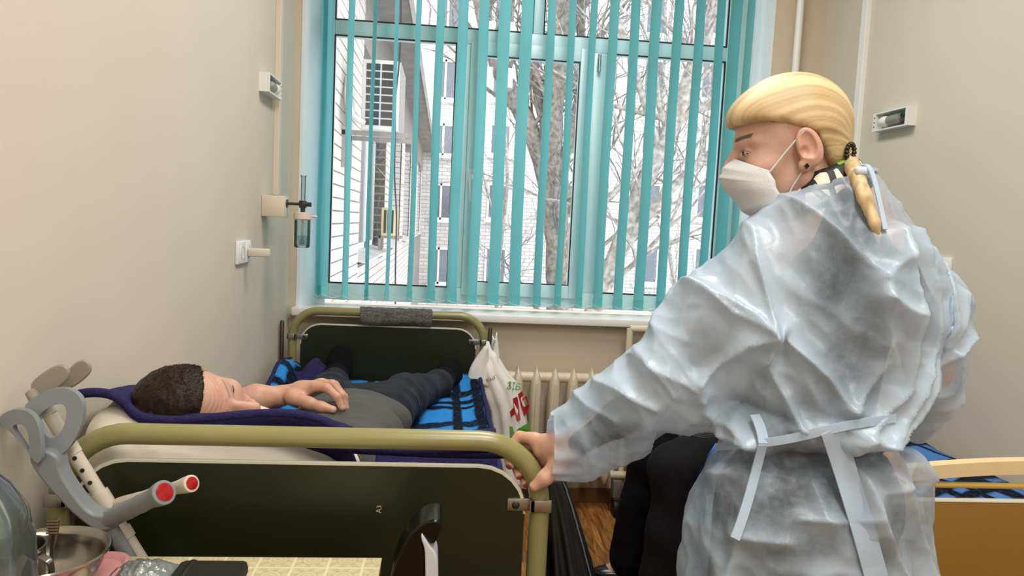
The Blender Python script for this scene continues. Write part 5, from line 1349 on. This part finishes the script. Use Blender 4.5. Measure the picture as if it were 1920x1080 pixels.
# hand gripping the bend of the rail
hand = [(.010, chain([A(1075, 838, 1.285), A(1048, 843, 1.292), A(1018, 842, 1.312)], [.026, .025, .019])),
        (.010, [s_cone(A(1045, 830, 1.295), A(1003, 826, 1.318), .018, .012), s_cone(A(1048, 862, 1.290), A(1022, 862, 1.316), .020, .013)])]
FN = [[(1002, 822, 1.318), (974, 819, 1.338), (951, 845, 1.330), (956, 872, 1.300)], [(1010, 834, 1.322), (984, 838, 1.348), (964, 865, 1.336), (973, 891, 1.300)],
      [(1017, 849, 1.322), (998, 858, 1.346), (979, 884, 1.332), (985, 906, 1.302)], [(1024, 864, 1.318), (1010, 879, 1.338), (993, 900, 1.326), (996, 916, 1.304)]]
for i, P in enumerate(FN):
    r = [.0115, .0102, .0094, .0082] if i < 3 else [.0098, .0088, .0078, .0065]
    hand.append((.005, chain([A(*p) for p in P], r)))
hand.append((.010, chain([A(1052, 862, 1.285), A(1040, 880, 1.268), A(1022, 896, 1.260), A(1002, 912, 1.262)], [.020, .0150, .0125, .0095])))
v, q = field_mesh(hand, .0018); v = relax(v, q, 1, .4)
C = np.tile(np.array(SKW)*np.array([1.02, .92, .88]), (len(v), 1))
for P, dv in zip(FN, ((-3, 5), (2, 6), (2, 5), (1, 4))):
    t_ = A(P[3][0]+dv[0], P[3][1]+dv[1], P[3][2]-.006); d = np.linalg.norm(v-t_, axis=1); m_ = np.clip((.0075-d)/.002, 0, 1)[:, None]; C = C*(1-m_)+np.array([.24, .03, .035])*m_
    kn = A(*P[1]); d = np.linalg.norm(v-kn, axis=1); m_ = (np.exp(-(d/.012)**2)*.35)[:, None]; C = C*(1-m_)+np.array([.55, .22, .16])*m_
parts.append((v, q)); cols.append(C)
bd = [(.03, chain([at(1440, 480, 1.15), at(1300, 680, 1.21), at(1170, 778, 1.25), at(1070, 838, 1.285)], [.044, .036, .032, .024])),
      (.03, chain([at(1655, 480, 1.14), at(1742, 690, 1.13), at(1705, 782, 1.24)], [.042, .030, .026])),
      (.03, chain([at(1560, 430, 1.16), at(1545, 620, 1.15), at(1530, 800, 1.14)], [.09, .085, .09])), (.03, [s_cone(at(1560, 350, 1.16), at(1560, 430, 1.16), .05, .08)])]
for s in (-1, 1):
    h0 = at(1530+s*70, 900, 1.14); bd.append((.03, chain([h0, (h0[0]-.02, 1.15, .48), (h0[0]-.03, 1.13, .09), (h0[0]-.04, 1.23, .035)], [.085, .058, .038, .03])))
v, q = field_mesh(bd, .012); parts.append((v, q)); cols.append(np.tile(np.array(SKW), (len(v), 1)))
wm = mesh_obj('person', parts, M_skin, None, cols)
tag(wm, 'blonde woman in a pale blue gown and face mask, one hand on the bed rail', 'person')
gown = mesh_obj('gown', [(gv, gq)], M_gown, wm, [np.repeat(cling[:, None], 3, 1)])
# dark clothes beneath the gown
M_under = mat('charcoal_knit', '#22242a', .9, var=.35, vscale=6)
mesh_obj('sweater', [(swv, swq)], M_under, wm)
mesh_obj('trousers', [(trv, trq)], mat('black_trousers', '#2e2e31', .85), wm)
for s in (-1, 1):
    h0 = at(1522+s*82, 940, 1.14); sv, sq = field_mesh([(.02, [s_ell((h0[0]-.02, 1.21, .040), (.045, .13, .034)), s_ell((h0[0]-.02, 1.12, .05), (.04, .05, .045))])], .006); sv[:, 2] = np.maximum(sv[:, 2], .003); mesh_obj('shoe', [(sv, sq)], M_gloss, wm)
# blouse collar
M_col = bpy.data.materials.new('patterned_blouse'); M_col.use_nodes = True; nt = M_col.node_tree; b = nt.nodes['Principled BSDF']; b.inputs['Roughness'].default_value = .6
tc = nt.nodes.new('ShaderNodeTexCoord'); vo = nt.nodes.new('ShaderNodeTexVoronoi'); vo.inputs['Scale'].default_value = 36; vo.feature = 'DISTANCE_TO_EDGE'; nt.links.new(tc.outputs['Object'], vo.inputs['Vector'])
r = nt.nodes.new('ShaderNodeValToRGB'); r.color_ramp.interpolation = 'CONSTANT'; r.color_ramp.elements[0].color = lin('#17181c'); r.color_ramp.elements[1].position = .16; r.color_ramp.elements[1].color = lin('#e8dcc8'); nt.links.new(vo.outputs['Distance'], r.inputs[0])
vc = nt.nodes.new('ShaderNodeTexVoronoi'); vc.inputs['Scale'].default_value = 36; nt.links.new(tc.outputs['Object'], vc.inputs['Vector']); sp = nt.nodes.new('ShaderNodeSeparateColor'); nt.links.new(vc.outputs['Color'], sp.inputs[0])
gt = nt.nodes.new('ShaderNodeMath'); gt.operation = 'GREATER_THAN'; gt.inputs[1].default_value = .72; nt.links.new(sp.outputs[0], gt.inputs[0])
mg = nt.nodes.new('ShaderNodeMix'); mg.data_type = 'RGBA'; mg.inputs[6].default_value = (1, 1, 1, 1); mg.inputs[7].default_value = lin('#7fbf3f'); nt.links.new(gt.outputs[0], mg.inputs[0])
mm = nt.nodes.new('ShaderNodeMix'); mm.data_type = 'RGBA'; mm.blend_type = 'MULTIPLY'; mm.inputs[0].default_value = 1; nt.links.new(r.outputs[0], mm.inputs[6]); nt.links.new(mg.outputs[2], mm.inputs[7]); nt.links.new(mm.outputs[2], b.inputs['Base Color'])
rg = []
for px, py, rx, ry, tilt in ((1530, 312, 66, .060, .36), (1526, 326, 74, .068, .38), (1530, 348, 84, .076, .36), (1540, 378, 96, .080, .30)):
    c = at(px, py, 1.165); m_ = 1.165/F; ring = []
    for k in range(40):
        a = 2*math.pi*k/40; dx = rx*m_*math.cos(a); ring.append((c[0]+dx, c[1]+ry*math.sin(a), c[2]+dx*tilt*1.3))
    rg.append(ring)
cb = MB().loft(rg, False); cbo = cb.build('blouse_collar', M_col, wm, 180)
md = cbo.modifiers.new('s', 'SOLIDIFY'); md.thickness = .004
# hair
M_hair = bpy.data.materials.new('blonde_hair'); M_hair.use_nodes = True; nt = M_hair.node_tree; b = nt.nodes['Principled BSDF']; b.inputs['Roughness'].default_value = .5; b.inputs['Specular IOR Level'].default_value = .4
ca = nt.nodes.new('ShaderNodeVertexColor'); ca.layer_name = 'Col'; nt.links.new(ca.outputs[0], b.inputs['Base Color'])
def hl(x): return np.where(x > -.022, .024+np.clip(x+.022, 0, 1)*.20+.010*np.sin(np.clip((x+.022)/.12, 0, 1)*np.pi), .026+(x+.022)*1.9)
def cutf(P): return (P[..., 2]-hl(P[..., 0]))*.75
cutp = (cutf, np.array([-.2, -.2, -.2], np.float32), np.array([.2, .2, .2], np.float32))
hv, hq = field_mesh([(0., [s_ell((-.002, 0, .042), (.1035, .0855, .0925))]), (.03, [s_ell((.056, .010, .060), (.046, .064, .034))]), (.03, [s_ell((-.062, 0, -.016), (.034, .054, .040))])], .003, [(cutp, .010)])
hv = relax(hv, hq, 1, .4)
PB = np.array([-.092, 0, -.042])     # where the hair is gathered
def hcol(v, seed=0):
    d = v-PB; az = np.arctan2(d[:, 1], d[:, 2]+.25*d[:, 0]); el = np.linalg.norm(d, axis=1)
    s = np.array([noise.fractal(Vector((a*20+seed, e*2.5, 0)), 1., 2., 3) for a, e in zip(az, el)]); s2 = np.array([noise.noise(Vector((a*70, e*3, 4))) for a, e in zip(az, el)])
    t = np.clip(.58+.42*s+.24*s2, 0, 1)[:, None]
    return np.array([.27, .17, .07])*(1-t)+np.array([.72, .56, .31])*t, s+.6*s2
hcolr, hs = hcol(hv); hn = vnormals(hv, hq); hv = hv+hn*(hs*.0006)[:, None]
hparts = [(xform(hv, HB, HO, HS), hq)]; hcols = [hcolr]
# strands combed from hairline to the tie
from mathutils.bvhtree import BVHTree
rng = random.Random(4); sv_all = []; sq_all = []; sc_all = []; off = 0
hb = BVHTree.FromPolygons([Vector(p) for p in hv], hq.tolist()); HC0 = Vector((-.002, 0, .030))
dt = Vector((-.092, 0, -.072)).normalized()
for k in range(900):
    sgn = 1 if rng.random() < .7 else -1
    if rng.random() < .55: x0 = rng.uniform(-.015, .108); z0 = float(hl(np.array(x0)))+rng.uniform(.002, .03)
    else: x0 = rng.uniform(-.03, .10); z0 = rng.uniform(.05, .15)
    d0 = (Vector((x0, sgn*rng.uniform(.004, .09), z0))-HC0).normalized(); d1 = (dt+Vector((0, sgn*.10, 0))).normalized()
    om = d0.angle(d1)
    if om < .5: continue
    pts = []; t1 = rng.uniform(.7, 1.); t0 = rng.uniform(0, .25) if rng.random() < .5 else 0
    for i in range(13):
        t = t0+(t1-t0)*i/12; d_ = (d0*math.sin((1-t)*om)+d1*math.sin(t*om))/math.sin(om)
        h = hb.ray_cast(HC0, d_)
        if h[0] is not None: pts.append(h[0]+d_*(.0004+.0005*math.sin(math.pi*i/12)))
    if len(pts) < 6: continue
    m = MB(); n_ = len(pts); m.tube(pts, [.0004+.0006*math.sin(math.pi*i/(n_-1)) for i in range(n_)], 4, False)
    vv = np.array(m.v); sv_all.append(vv); sq_all.append(np.array(m.f)+off); off += len(vv)
    t = rng.uniform(.25, 1.0); c = np.array([.22, .13, .05])*(1-t)+np.array([.80, .64, .38])*t; sc_all.append(np.tile(c, (len(vv), 1)))
hparts.append((xform(np.concatenate(sv_all), HB, HO, HS), np.concatenate(sq_all))); hcols.append(np.concatenate(sc_all))
# pony tail
pt = [(1572, 284, 1.17), (1592, 300, 1.125), (1606, 330, 1.06), (1622, 372, 1.025), (1640, 420, 1.010), (1648, 455, 1.008)]
pr_ = [.015, .013, .0115, .010, .0075, .003]
pv, pq = field_mesh([(.004, chain([at(*p) for p in pt], pr_))], .0035); pv = relax(pv, pq, 1)
pn = vnormals(pv, pq); pv = pv+pn*(.0016*np.array([noise.noise(Vector((x*190, y*190, z*12+x*20))) for x, y, z in pv]))[:, None]; hparts.append((pv, pq)); s_ = np.array([noise.noise(Vector((x*160, y*160, z*9))) for x, y, z in pv]); t = np.clip(.6+.5*s_, 0, 1)[:, None]; hcols.append(np.array([.30, .19, .08])*(1-t)+np.array([.74, .58, .33])*t)
hair = mesh_obj('hair', hparts, M_hair, wm, hcols)
q0 = Vector(at(1588, 287, 1.115)); mb = MB()
for k in range(14):
    a = 2*math.pi*k/14; c = q0+Vector((.006*math.cos(a), -.010, .013*math.sin(a))); mb.lathe([(.0005, -.004), (.0034, -.002), (.004, 0), (.0034, .002), (.0005, .004)], c, 8)
mb.build('hair_clip', mat('beaded_clip', '#3a3028', .25, .6), hair, 60)
# mask
def mk(u, v):
    prof = [(.098, -.004), (.116, -.018), (.126, -.036), (.115, -.056), (.101, -.078), (.088, -.098), (.068, -.112)]
    k = v*6; i = min(int(k), 5); t = k-i; xc = prof[i][0]*(1-t)+prof[i+1][0]*t; zc = prof[i][1]*(1-t)+prof[i+1][1]*t
    s = (u-.5)*2; e = abs(s); xe = .050-.018*v; ze = -.034-.060*v; ye = .0665+.004*math.sin(v*3.1)
    x = xe+(xc-xe)*math.cos(e*math.pi/2)**.85 if e < 1 else xe
    y = math.copysign(ye*math.sin(e*math.pi/2)**.9, s); z = zc+(ze-zc)*e**1.3
    pl = .0016*math.sin(v*5*math.pi)*(1-e*.3)
    p = np.array([x+pl, y*(1.02), z]); return Vector(xform(p[None], HB, HO, HS)[0])
M_mask = mat('mask_fabric', '#ccd0d2', .8, var=.03, vscale=40, bump=.1, bscale=300)
mask = sheet('face_mask', mk, ls(0, 1, 41), ls(0, 1, 49), M_mask, wm, -.0015)
def HL(x, y, z): return Vector(xform(np.array([[x, y, z]]), HB, HO, HS)[0])
for s in (1, -1):
    MB().tube([HL(.050, s*.068, -.036), HL(.030, s*.0745, -.012), HL(.008, s*.080, .012), HL(-.004, s*.083, .024)], .0016, 6).build('ear_loop', M_mask, mask, 60)
    MB().tube([HL(.032, s*.071, -.092), HL(.016, s*.072, -.064), HL(-.002, s*.074, -.038), HL(-.010, s*.076, -.030)], .0013, 6).build('ear_loop', M_mask, mask, 60)
e0 = HL(-.004, .087, -.033); mb = MB()
for a in (0, 1, 2, 3): mb.lathe([(.0004, -.0022), (.0022, 0), (.0004, .0022)], e0+Vector((.0024*math.cos(a*math.pi/2), -.001, .0024*math.sin(a*math.pi/2))), 8)
mb.build('earring', M_dark, wm, 60)
# lashes
MB().tube([HL(.0855, .022, .0035), HL(.0868, .032, .0030), HL(.080, .044, -.001)], [.0007, .0011, .0009], 5).build('eyelashes', M_dark, wm, 60)
# ties of the gown
M_tie = mat('tie_fabric', '#cfdcec', .5)
def ribbon(name, P, w, parent, up=(0, 0, 1), m=None, th=.0012):
    m = m or M_gown
    P = [Vector(p) for p in P]
    for _ in range(3): P = [P[0]]+[(a+b*2+c)/4 for a, b, c in zip(P[:-2], P[1:-1], P[2:])]+[P[-1]]
    S = smooth_pts(P, 2); rg = []; upv = Vector(up)
    for i, p in enumerate(S):
        t = (S[min(i+1, len(S)-1)]-S[max(i-1, 0)]).normalized(); n_ = t.cross(upv).normalized(); wv = n_.cross(t).normalized()
        rg.append([p+wv*w/2+n_*th, p-wv*w/2+n_*th, p-wv*w/2-n_*th, p+wv*w/2-n_*th])
    return MB().loft(rg).build(name, m, parent, 60)
gbvh = BVHTree.FromPolygons([Vector(p) for p in gv], gq.tolist())
def on_gown(px, py, off=.006):
    d = Vector(at(px, py, 1.0))-Vector(CAMPOS); d.normalize(); hit = gbvh.ray_cast(Vector(CAMPOS), d)
    return (hit[0]-d*off) if hit[0] is not None else Vector(at(px, py, 1.05))
def along(P, n=3):
    out = []
    for (a, b), (c, d) in zip(P[:-1], P[1:]):
        for i in range(n): out.append((a+(c-a)*i/n, b+(d-b)*i/n))
    return out+[P[-1]]
ribbon('waist_tie', [on_gown(*p) for p in along([(1344, 838), (1422, 832), (1490, 822), (1560, 803), (1620, 792), (1680, 784)])], .0125, gown)
ribbon('waist_tie', [on_gown(*p, .008) for p in along([(1415, 778), (1428, 800), (1432, 832)], 2)], .016, gown, (1, 0, 0))
ribbon('waist_tie', [on_gown(*p, .009) for p in along([(1430, 834), (1418, 880), (1398, 960), (1378, 1010)], 2)], .014, gown, (1, 0, .2))
ribbon('waist_tie', [on_gown(*p, .008) for p in along([(1560, 806), (1575, 850), (1596, 920), (1622, 1000), (1645, 1090)], 2)], .034, gown, (1, 0, .2))
ribbon('neck_tie', [Vector(at(*p)) for p in ((1606, 322, 1.06), (1612, 300, 1.055), (1628, 292, 1.05), (1638, 310, 1.045), (1640, 345, 1.03), (1652, 390, 1.012), (1660, 430, 1.0))], .007, gown, (1, 0, 0))
ribbon('neck_tie', [Vector(at(*p)) for p in ((1602, 322, 1.06), (1622, 320, 1.05), (1650, 313, 1.04), (1656, 320, 1.04), (1640, 325, 1.045))], .008, gown)
mb = MB().box(tuple(Vector(at(1618, 320, 1.05))-Vector((.012, .006, .006))), tuple(Vector(at(1618, 320, 1.05))+Vector((.012, .006, .006))), .004); mb.build('tie_knot', M_tie, gown, 60)
# ============================ the man on the bed
MBs = basis((.945, -.29, .13), (-.16, -.88, .40)); MO = at(366, 764, 1.52); MS = .96
hp, hc = make_head(SKM, (.42, .18, .14), (.38, .21, .145), True)
parts = [(xform(v, MBs, MO, MS), q) for v, q in hp]; cols = list(hc)
EL = np.array([-.615, 1.92, .785]); WR = at(528, 742, 2.0)
arm = [(.02, [s_cone((-.48, 1.76, .74), EL, .055, .045), s_cone(EL, at(480, 747, 1.97), .045, .034), s_cone(at(480, 747, 1.97), WR, .034, .0255)]),
       (.012, [s_cone(WR, at(566, 733, 1.995), .0255, .026), s_cone(at(566, 733, 1.99), at(590, 725, 1.975), .024, .0135), s_cone(at(566, 733, 2.0), at(599, 720, 2.005), .024, .0135), s_cone(at(566, 733, 2.01), at(603, 719, 2.03), .022, .0130), s_cone(at(562, 736, 2.02), at(603, 724, 2.055), .02, .012)])]
FM = [[(590, 725, 1.975), (613, 727, 1.958), (632, 744, 1.948), (641, 765, 1.945)], [(599, 719, 2.005), (623, 720, 1.995), (641, 741, 1.985), (646, 764, 1.98)], [(603, 718, 2.03), (628, 722, 2.025), (645, 744, 2.02), (649, 765, 2.015)], [(603, 723, 2.055), (624, 730, 2.06), (638, 750, 2.06), (643, 768, 2.05)]]
for i, P in enumerate(FM): arm.append((.006, chain([at(*p) for p in P], [.0130, .0112, .0100, .0082])))
arm.append((.012, chain([at(548, 745, 1.965), at(580, 756, 1.945), at(603, 763, 1.935), at(624, 768, 1.93)], [.021, .0145, .0125, .0100])))
v, q = field_mesh(arm, .0024); v = relax(v, q, 1, .4); C = np.tile(np.array(SKM), (len(v), 1))
for P in FM+[[(548, 745, 1.965), (580, 756, 1.945), (603, 763, 1.935), (624, 768, 1.93)]]:
    for k in (0, 1, 2):
        d = np.linalg.norm(v-at(*P[k]), axis=1); m_ = (np.exp(-(d/.014)**2)*.30)[:, None]; C = C*(1-m_)+np.array([.52, .20, .14])*m_
    t_ = at(P[3][0], P[3][1]-2, P[3][2]-.008); d = np.linalg.norm(v-t_, axis=1); m_ = np.clip((.006-d)/.002, 0, 1)[:, None]*.6; C = C*(1-m_)+np.array([.72, .45, .36])*m_
parts.append((v, q)); cols.append(C)
bd = [(.04, [s_ell((-.30, 1.83, .72), (.17, .17, .075)), s_ell((-.27, 2.10, .70), (.14, .20, .08)), s_ell((-.26, 2.32, .685), (.15, .14, .075))]),
      (.03, chain([(-.17, 2.38, .685), (-.065, 2.78, .670), (.014, 3.10, .655)], [.055, .038, .030])), (.03, chain([(-.34, 2.38, .685), (-.405, 2.78, .667), (-.423, 3.10, .655)], [.055, .038, .030])),
      (.03, chain([(-.15, 1.77, .72), (-.06, 1.97, .66), (-.02, 2.2, .645)], [.045, .038, .028])), (.03, [s_cone((-.42, 1.64, .83), (-.32, 1.76, .73), .05, .055)])]
v, q = field_mesh(bd, .012); parts.append((v, q)); cols.append(np.tile(np.array(SKM), (len(v), 1)))
man = mesh_obj('person', parts, M_skin, None, cols)
tag(man, 'dark-haired man lying on the bed, hand on his belly, head turned aside', 'person')
M_tee = mat('grey_tshirt', '#4f504e', .95, var=.18, vscale=10, bump=.2, bscale=160)
tv, tq = field_mesh([(.06, [s_ell((-.30, 1.82, .722), (.21, .15, .092)), s_ell((-.27, 2.06, .705), (.175, .22, .098)), s_ell((-.255, 2.27, .69), (.172, .12, .094))]), (.03, [s_cone((-.47, 1.75, .745), (-.605, 1.885, .775), .064, .056), s_cone((-.14, 1.75, .73), (-.10, 1.90, .70), .066, .06)])], .008)
tn = vnormals(tv, tq); tv = relax(tv, tq, 2); tv = tv+tn*(.008*fbm_arr(tv*np.array([1, 2.4, 1]), 7, 3)[:, None]); mesh_obj('tshirt', [(tv, tq)], M_tee, man)
M_jean = mat('dark_denim', '#18202f', .9, col2='#0e131e', vscale=7, bump=.25, bscale=300)
jg = [(.03, [s_ell((-.255, 2.36, .688), (.172, .13, .092))]), (.05, chain([(-.17, 2.40, .69), (-.125, 2.58, .69), (-.065, 2.78, .672), (-.01, 2.95, .655), (.012, 3.0, .652)], [.092, .076, .058, .050, .047])), (.05, chain([(-.34, 2.40, .69), (-.37, 2.58, .685), (-.405, 2.78, .668), (-.42, 2.95, .655), (-.425, 3.0, .652)], [.092, .074, .057, .050, .046]))]
jv, jq = field_mesh(jg, .008); jv = relax(jv, jq, 2); jn = vnormals(jv, jq); jv = jv+jn*(.010*fbm_arr(jv*np.array([1, 1.9, 1]), 9, 3)-.010*np.clip(deform_cells(jv, 9, (1, 1.5, 1)), 0, .5))[:, None]; jo = mesh_obj('jeans', [(jv, jq)], M_jean, man)
jb = BVHTree.FromPolygons([Vector(p) for p in jv], jq.tolist())
def on_mesh(bv, px, py, off=.003):
    d = (Vector(at(px, py, 1.0))-Vector(CAMPOS)).normalized(); h = bv.ray_cast(Vector(CAMPOS), d); return h[0]-d*off if h[0] is not None else None
for P in ([(770, 728), (782, 745), (790, 770), (788, 800)], [(715, 795), (735, 790), (745, 796)]):
    S = [on_mesh(jb, *p) for p in along(P)]; S = [s for s in S if s is not None]
    if len(S) > 2: MB().tube(S, .0016, 5).build('seam', mat('denim_seam', '#4b5263', .9), jo, 60)
M_sock = mat('black_sock', '#07080b', .95, bump=.2, bscale=200, spec=.2)
for an, heel, toe, r in (((-.425, 3.06, .655), (-.425, 3.165, .652), at(638, 664, 3.17), .050), ((.014, 3.06, .655), (.035, 3.165, .648), at(846, 692, 3.17), .048)):
    an, heel, toe = np.array(an), np.array(heel), np.array(toe); mid = heel*.5+toe*.5+np.array([0, -.015, 0])
    v, q = field_mesh([(.03, chain([an+np.array([0, -.09, 0]), an, heel], [.044, .044, .046])), (.03, chain([heel, mid, toe], [.046, .052, .040]))], .005); mesh_obj('sock', [(relax(v, q, 2), q)], M_sock, man)
# short hair
M_mhair = mat('dark_brown_hair', '#1c130e', .6, col2='#2c1d14', vscale=60, spec=.35)
def hlm(x): return np.where(x > 0, .012+np.clip(x, 0, 1)*.95, np.where(x > -.02, .012, .012+(x+.02)*1.5))
cutm = (lambda P: (P[..., 2]-hlm(P[..., 0]))*.7, np.array([-.2]*3, np.float32), np.array([.2]*3, np.float32))
v, q = field_mesh([(0., [s_ell((-.005, 0, .040), (.099, .0805, .0915))])], .003, [(cutm, .008)]); v = relax(v, q, 1)
n_ = vnormals(v, q); v = v+n_*(.0022*fbm_arr(v, 60, 2))[:, None]
hps = [(xform(v, MBs, MO, MS), q)]; HV_M = (v.copy(), q)
rng = random.Random(9); mb = MB()
idx = [i for i in range(len(v)) if v[i, 2] > float(hlm(np.array(v[i, 0])))+.004]
for _ in range(5200):
    i = rng.choice(idx); p = v[i]; nn = n_[i]; d = nn*.22+np.array([.65, rng.uniform(-.15, .15), -.05+rng.uniform(-.12, .12)]); d = d/np.linalg.norm(d)*rng.uniform(.005, .009)
    a = np.cross(d, nn); a = a/(np.linalg.norm(a)+1e-9)*.0007; b2 = nn*.0005
    o = p-nn*.001; mb.add([o+a, o-a, o+b2+d*.6+a*.3, o+d], [(0, 1, 2), (1, 3, 2), (0, 2, 3)])
mv = np.array(mb.v)
ho = mesh_obj('hair', hps, M_mhair, man)
me = bpy.data.meshes.new('hair_tufts'); me.from_pydata(xform(mv, MBs, MO, MS).tolist(), [], mb.f); me.materials.append(M_mhair); o = bpy.data.objects.new('hair_tufts', me); COL.objects.link(o); setpar(o, ho); tag(o, kind='stuff')
def HM(x, y, z): return Vector(xform(np.array([[x, y, z]]), MBs, MO, MS)[0])
for s in (1, -1): MB().tube([HM(.0850, s*.020, .003), HM(.0868, s*.032, .002), HM(.081, s*.044, -.001)], [.0007, .0013, .0009], 5).build('eyelashes', M_dark, man, 60)
for z, dx in ((.050, 0), (.060, -.004), (.070, -.010)):     # forehead creases
    pass
# ============================ the person sitting on the right bed
def P3(px, py, Y): return at(px, py, Y)
kn1, kn2 = P3(1268, 880, 2.36), P3(1222, 868, 2.62)
hip1, hip2 = (1.10, 2.40, .70), (1.12, 2.66, .70)
an1, an2 = (kn1[0]+.0, 2.36, .10), (kn2[0]-.03, 2.60, .10)
parts = []; cols = []
g = [(.04, [s_ell((1.16, 2.52, .78), (.13, .18, .13)), s_ell((1.24, 2.52, .93), (.11, .18, .17)), s_ell((1.27, 2.52, 1.05), (.09, .16, .07))]), (.03, [s_cone((1.27, 2.52, 1.07), (1.25, 2.52, 1.17), .055, .05)]),
     (.03, chain([hip1, kn1, an1, (an1[0]-.10, an1[1], .05)], [.085, .055, .04, .035])), (.03, chain([hip2, kn2, an2, (an2[0]-.10, an2[1], .05)], [.085, .055, .04, .035])),
     (.03, chain([(1.26, 2.34, 1.04), (1.16, 2.28, .84), P3(1385, 815, 2.36)], [.05, .042, .030])), (.03, chain([(1.26, 2.70, 1.04), (1.15, 2.76, .84), P3(1370, 812, 2.55)], [.05, .042, .030]))]
v, q = field_mesh(g, .012); parts.append((relax(v, q, 1), q)); cols.append(np.tile(np.array(SKM), (len(v), 1)))
hp, hc = make_head(SKM, (.42, .18, .14), (.05, .035, .03), True, True, .005)
SB = basis((-1, -.1, -.12), (-.1, 0, 1)); parts += [(xform(v, SB, (1.23, 2.52, 1.25), .95), q) for v, q in hp]; cols += hc
for c0, sg in ((P3(1385, 812, 2.36), 1), (P3(1370, 812, 2.55), -1)):
    hg = [(.01, [s_cone(c0, c0+np.array([-.05, 0, -.006]), .026, .024)])]
    for k in range(4): b0 = c0+np.array([-.055, (k-1.5)*.018, 0]); hg.append((.004, chain([b0, b0+np.array([-.035, 0, -.006]), b0+np.array([-.055, 0, -.026])], [.010, .009, .007])))
    hg.append((.006, chain([c0+np.array([-.01, -sg*.02, 0]), c0+np.array([-.045, -sg*.04, -.01])], [.012, .009]))); v, q = field_mesh(hg, .003); parts.append((v, q)); cols.append(np.tile(np.array(SKM), (len(v), 1)))
st = mesh_obj('person', parts, M_skin, None, cols)
tag(st, 'person in black trousers sitting on the right bed, mostly hidden behind the woman', 'person')
M_btr = mat('black_wool', '#0c0c0f', .9, var=.3, vscale=20, bump=.2, bscale=120, spec=.12)
for nm, kn, hip, an, mt_ in (('trouser_leg', kn1, hip1, an1, mat('trouser_wool_near', '#1f1f23', .9, var=.25, vscale=25, bump=.25, bscale=140, spec=.12)), ('trouser_leg', kn2, hip2, an2, M_btr)):  # near leg given a greyer tone than the far leg of the same trousers
    v, q = field_mesh([(.05, chain([hip, kn, (an[0]+.0, an[1], .30), (an[0]-.02, an[1], .115)], [.105, .080, .076, .092]))], .009); v = relax(v, q, 2); n_ = vnormals(v, q); v = v+n_*(.010*fbm_arr(v, 8, 2))[:, None]; mesh_obj(nm, [(v, q)], mt_, st)
M_knit = bpy.data.materials.new('grey_rib_knit'); M_knit.use_nodes = True; nt = M_knit.node_tree; b = nt.nodes['Principled BSDF']; b.inputs['Base Color'].default_value = lin('#4d4c4c'); b.inputs['Roughness'].default_value = .95
tc = nt.nodes.new('ShaderNodeTexCoord'); wv = nt.nodes.new('ShaderNodeTexWave'); wv.inputs['Scale'].default_value = 55; wv.bands_direction = 'Z'; nt.links.new(tc.outputs['Object'], wv.inputs[0]); bp = nt.nodes.new('ShaderNodeBump'); bp.inputs['Strength'].default_value = .9; bp.inputs['Distance'].default_value = .006; nt.links.new(wv.outputs[1], bp.inputs['Height']); nt.links.new(bp.outputs[0], b.inputs['Normal'])
v, q = field_mesh([(.05, [s_ell((1.16, 2.52, .80), (.155, .205, .14)), s_ell((1.24, 2.52, .93), (.135, .205, .18)), s_ell((1.27, 2.52, 1.05), (.11, .18, .075))]), (.03, chain([(1.26, 2.34, 1.04), (1.16, 2.27, .84), P3(1316, 815, 2.36)], [.075, .062, .045])), (.03, chain([(1.26, 2.70, 1.04), (1.15, 2.77, .84), P3(1312, 806, 2.55)], [.075, .062, .045]))], .009); mesh_obj('sweater', [(relax(v, q, 2), q)], M_knit, st)
mesh_obj('hair', [(xform(HV_M[0], SB, (1.23, 2.52, 1.25), .95), HV_M[1])], M_mhair, st)
v, q = field_mesh([(.01, [s_cone((1.27, 2.52, 1.05), (1.255, 2.52, 1.135), .075, .066)])], .008); mesh_obj('sweater_collar', [(v, q)], M_knit, st)
for an in (an1, an2):
    v, q = field_mesh([(.02, [s_ell((an[0]-.06, an[1], .042), (.13, .045, .036)), s_ell((an[0], an[1], .06), (.05, .042, .05))])], .006); v[:, 2] = np.maximum(v[:, 2], .003); mesh_obj('shoe', [(v, q)], M_gloss, st)
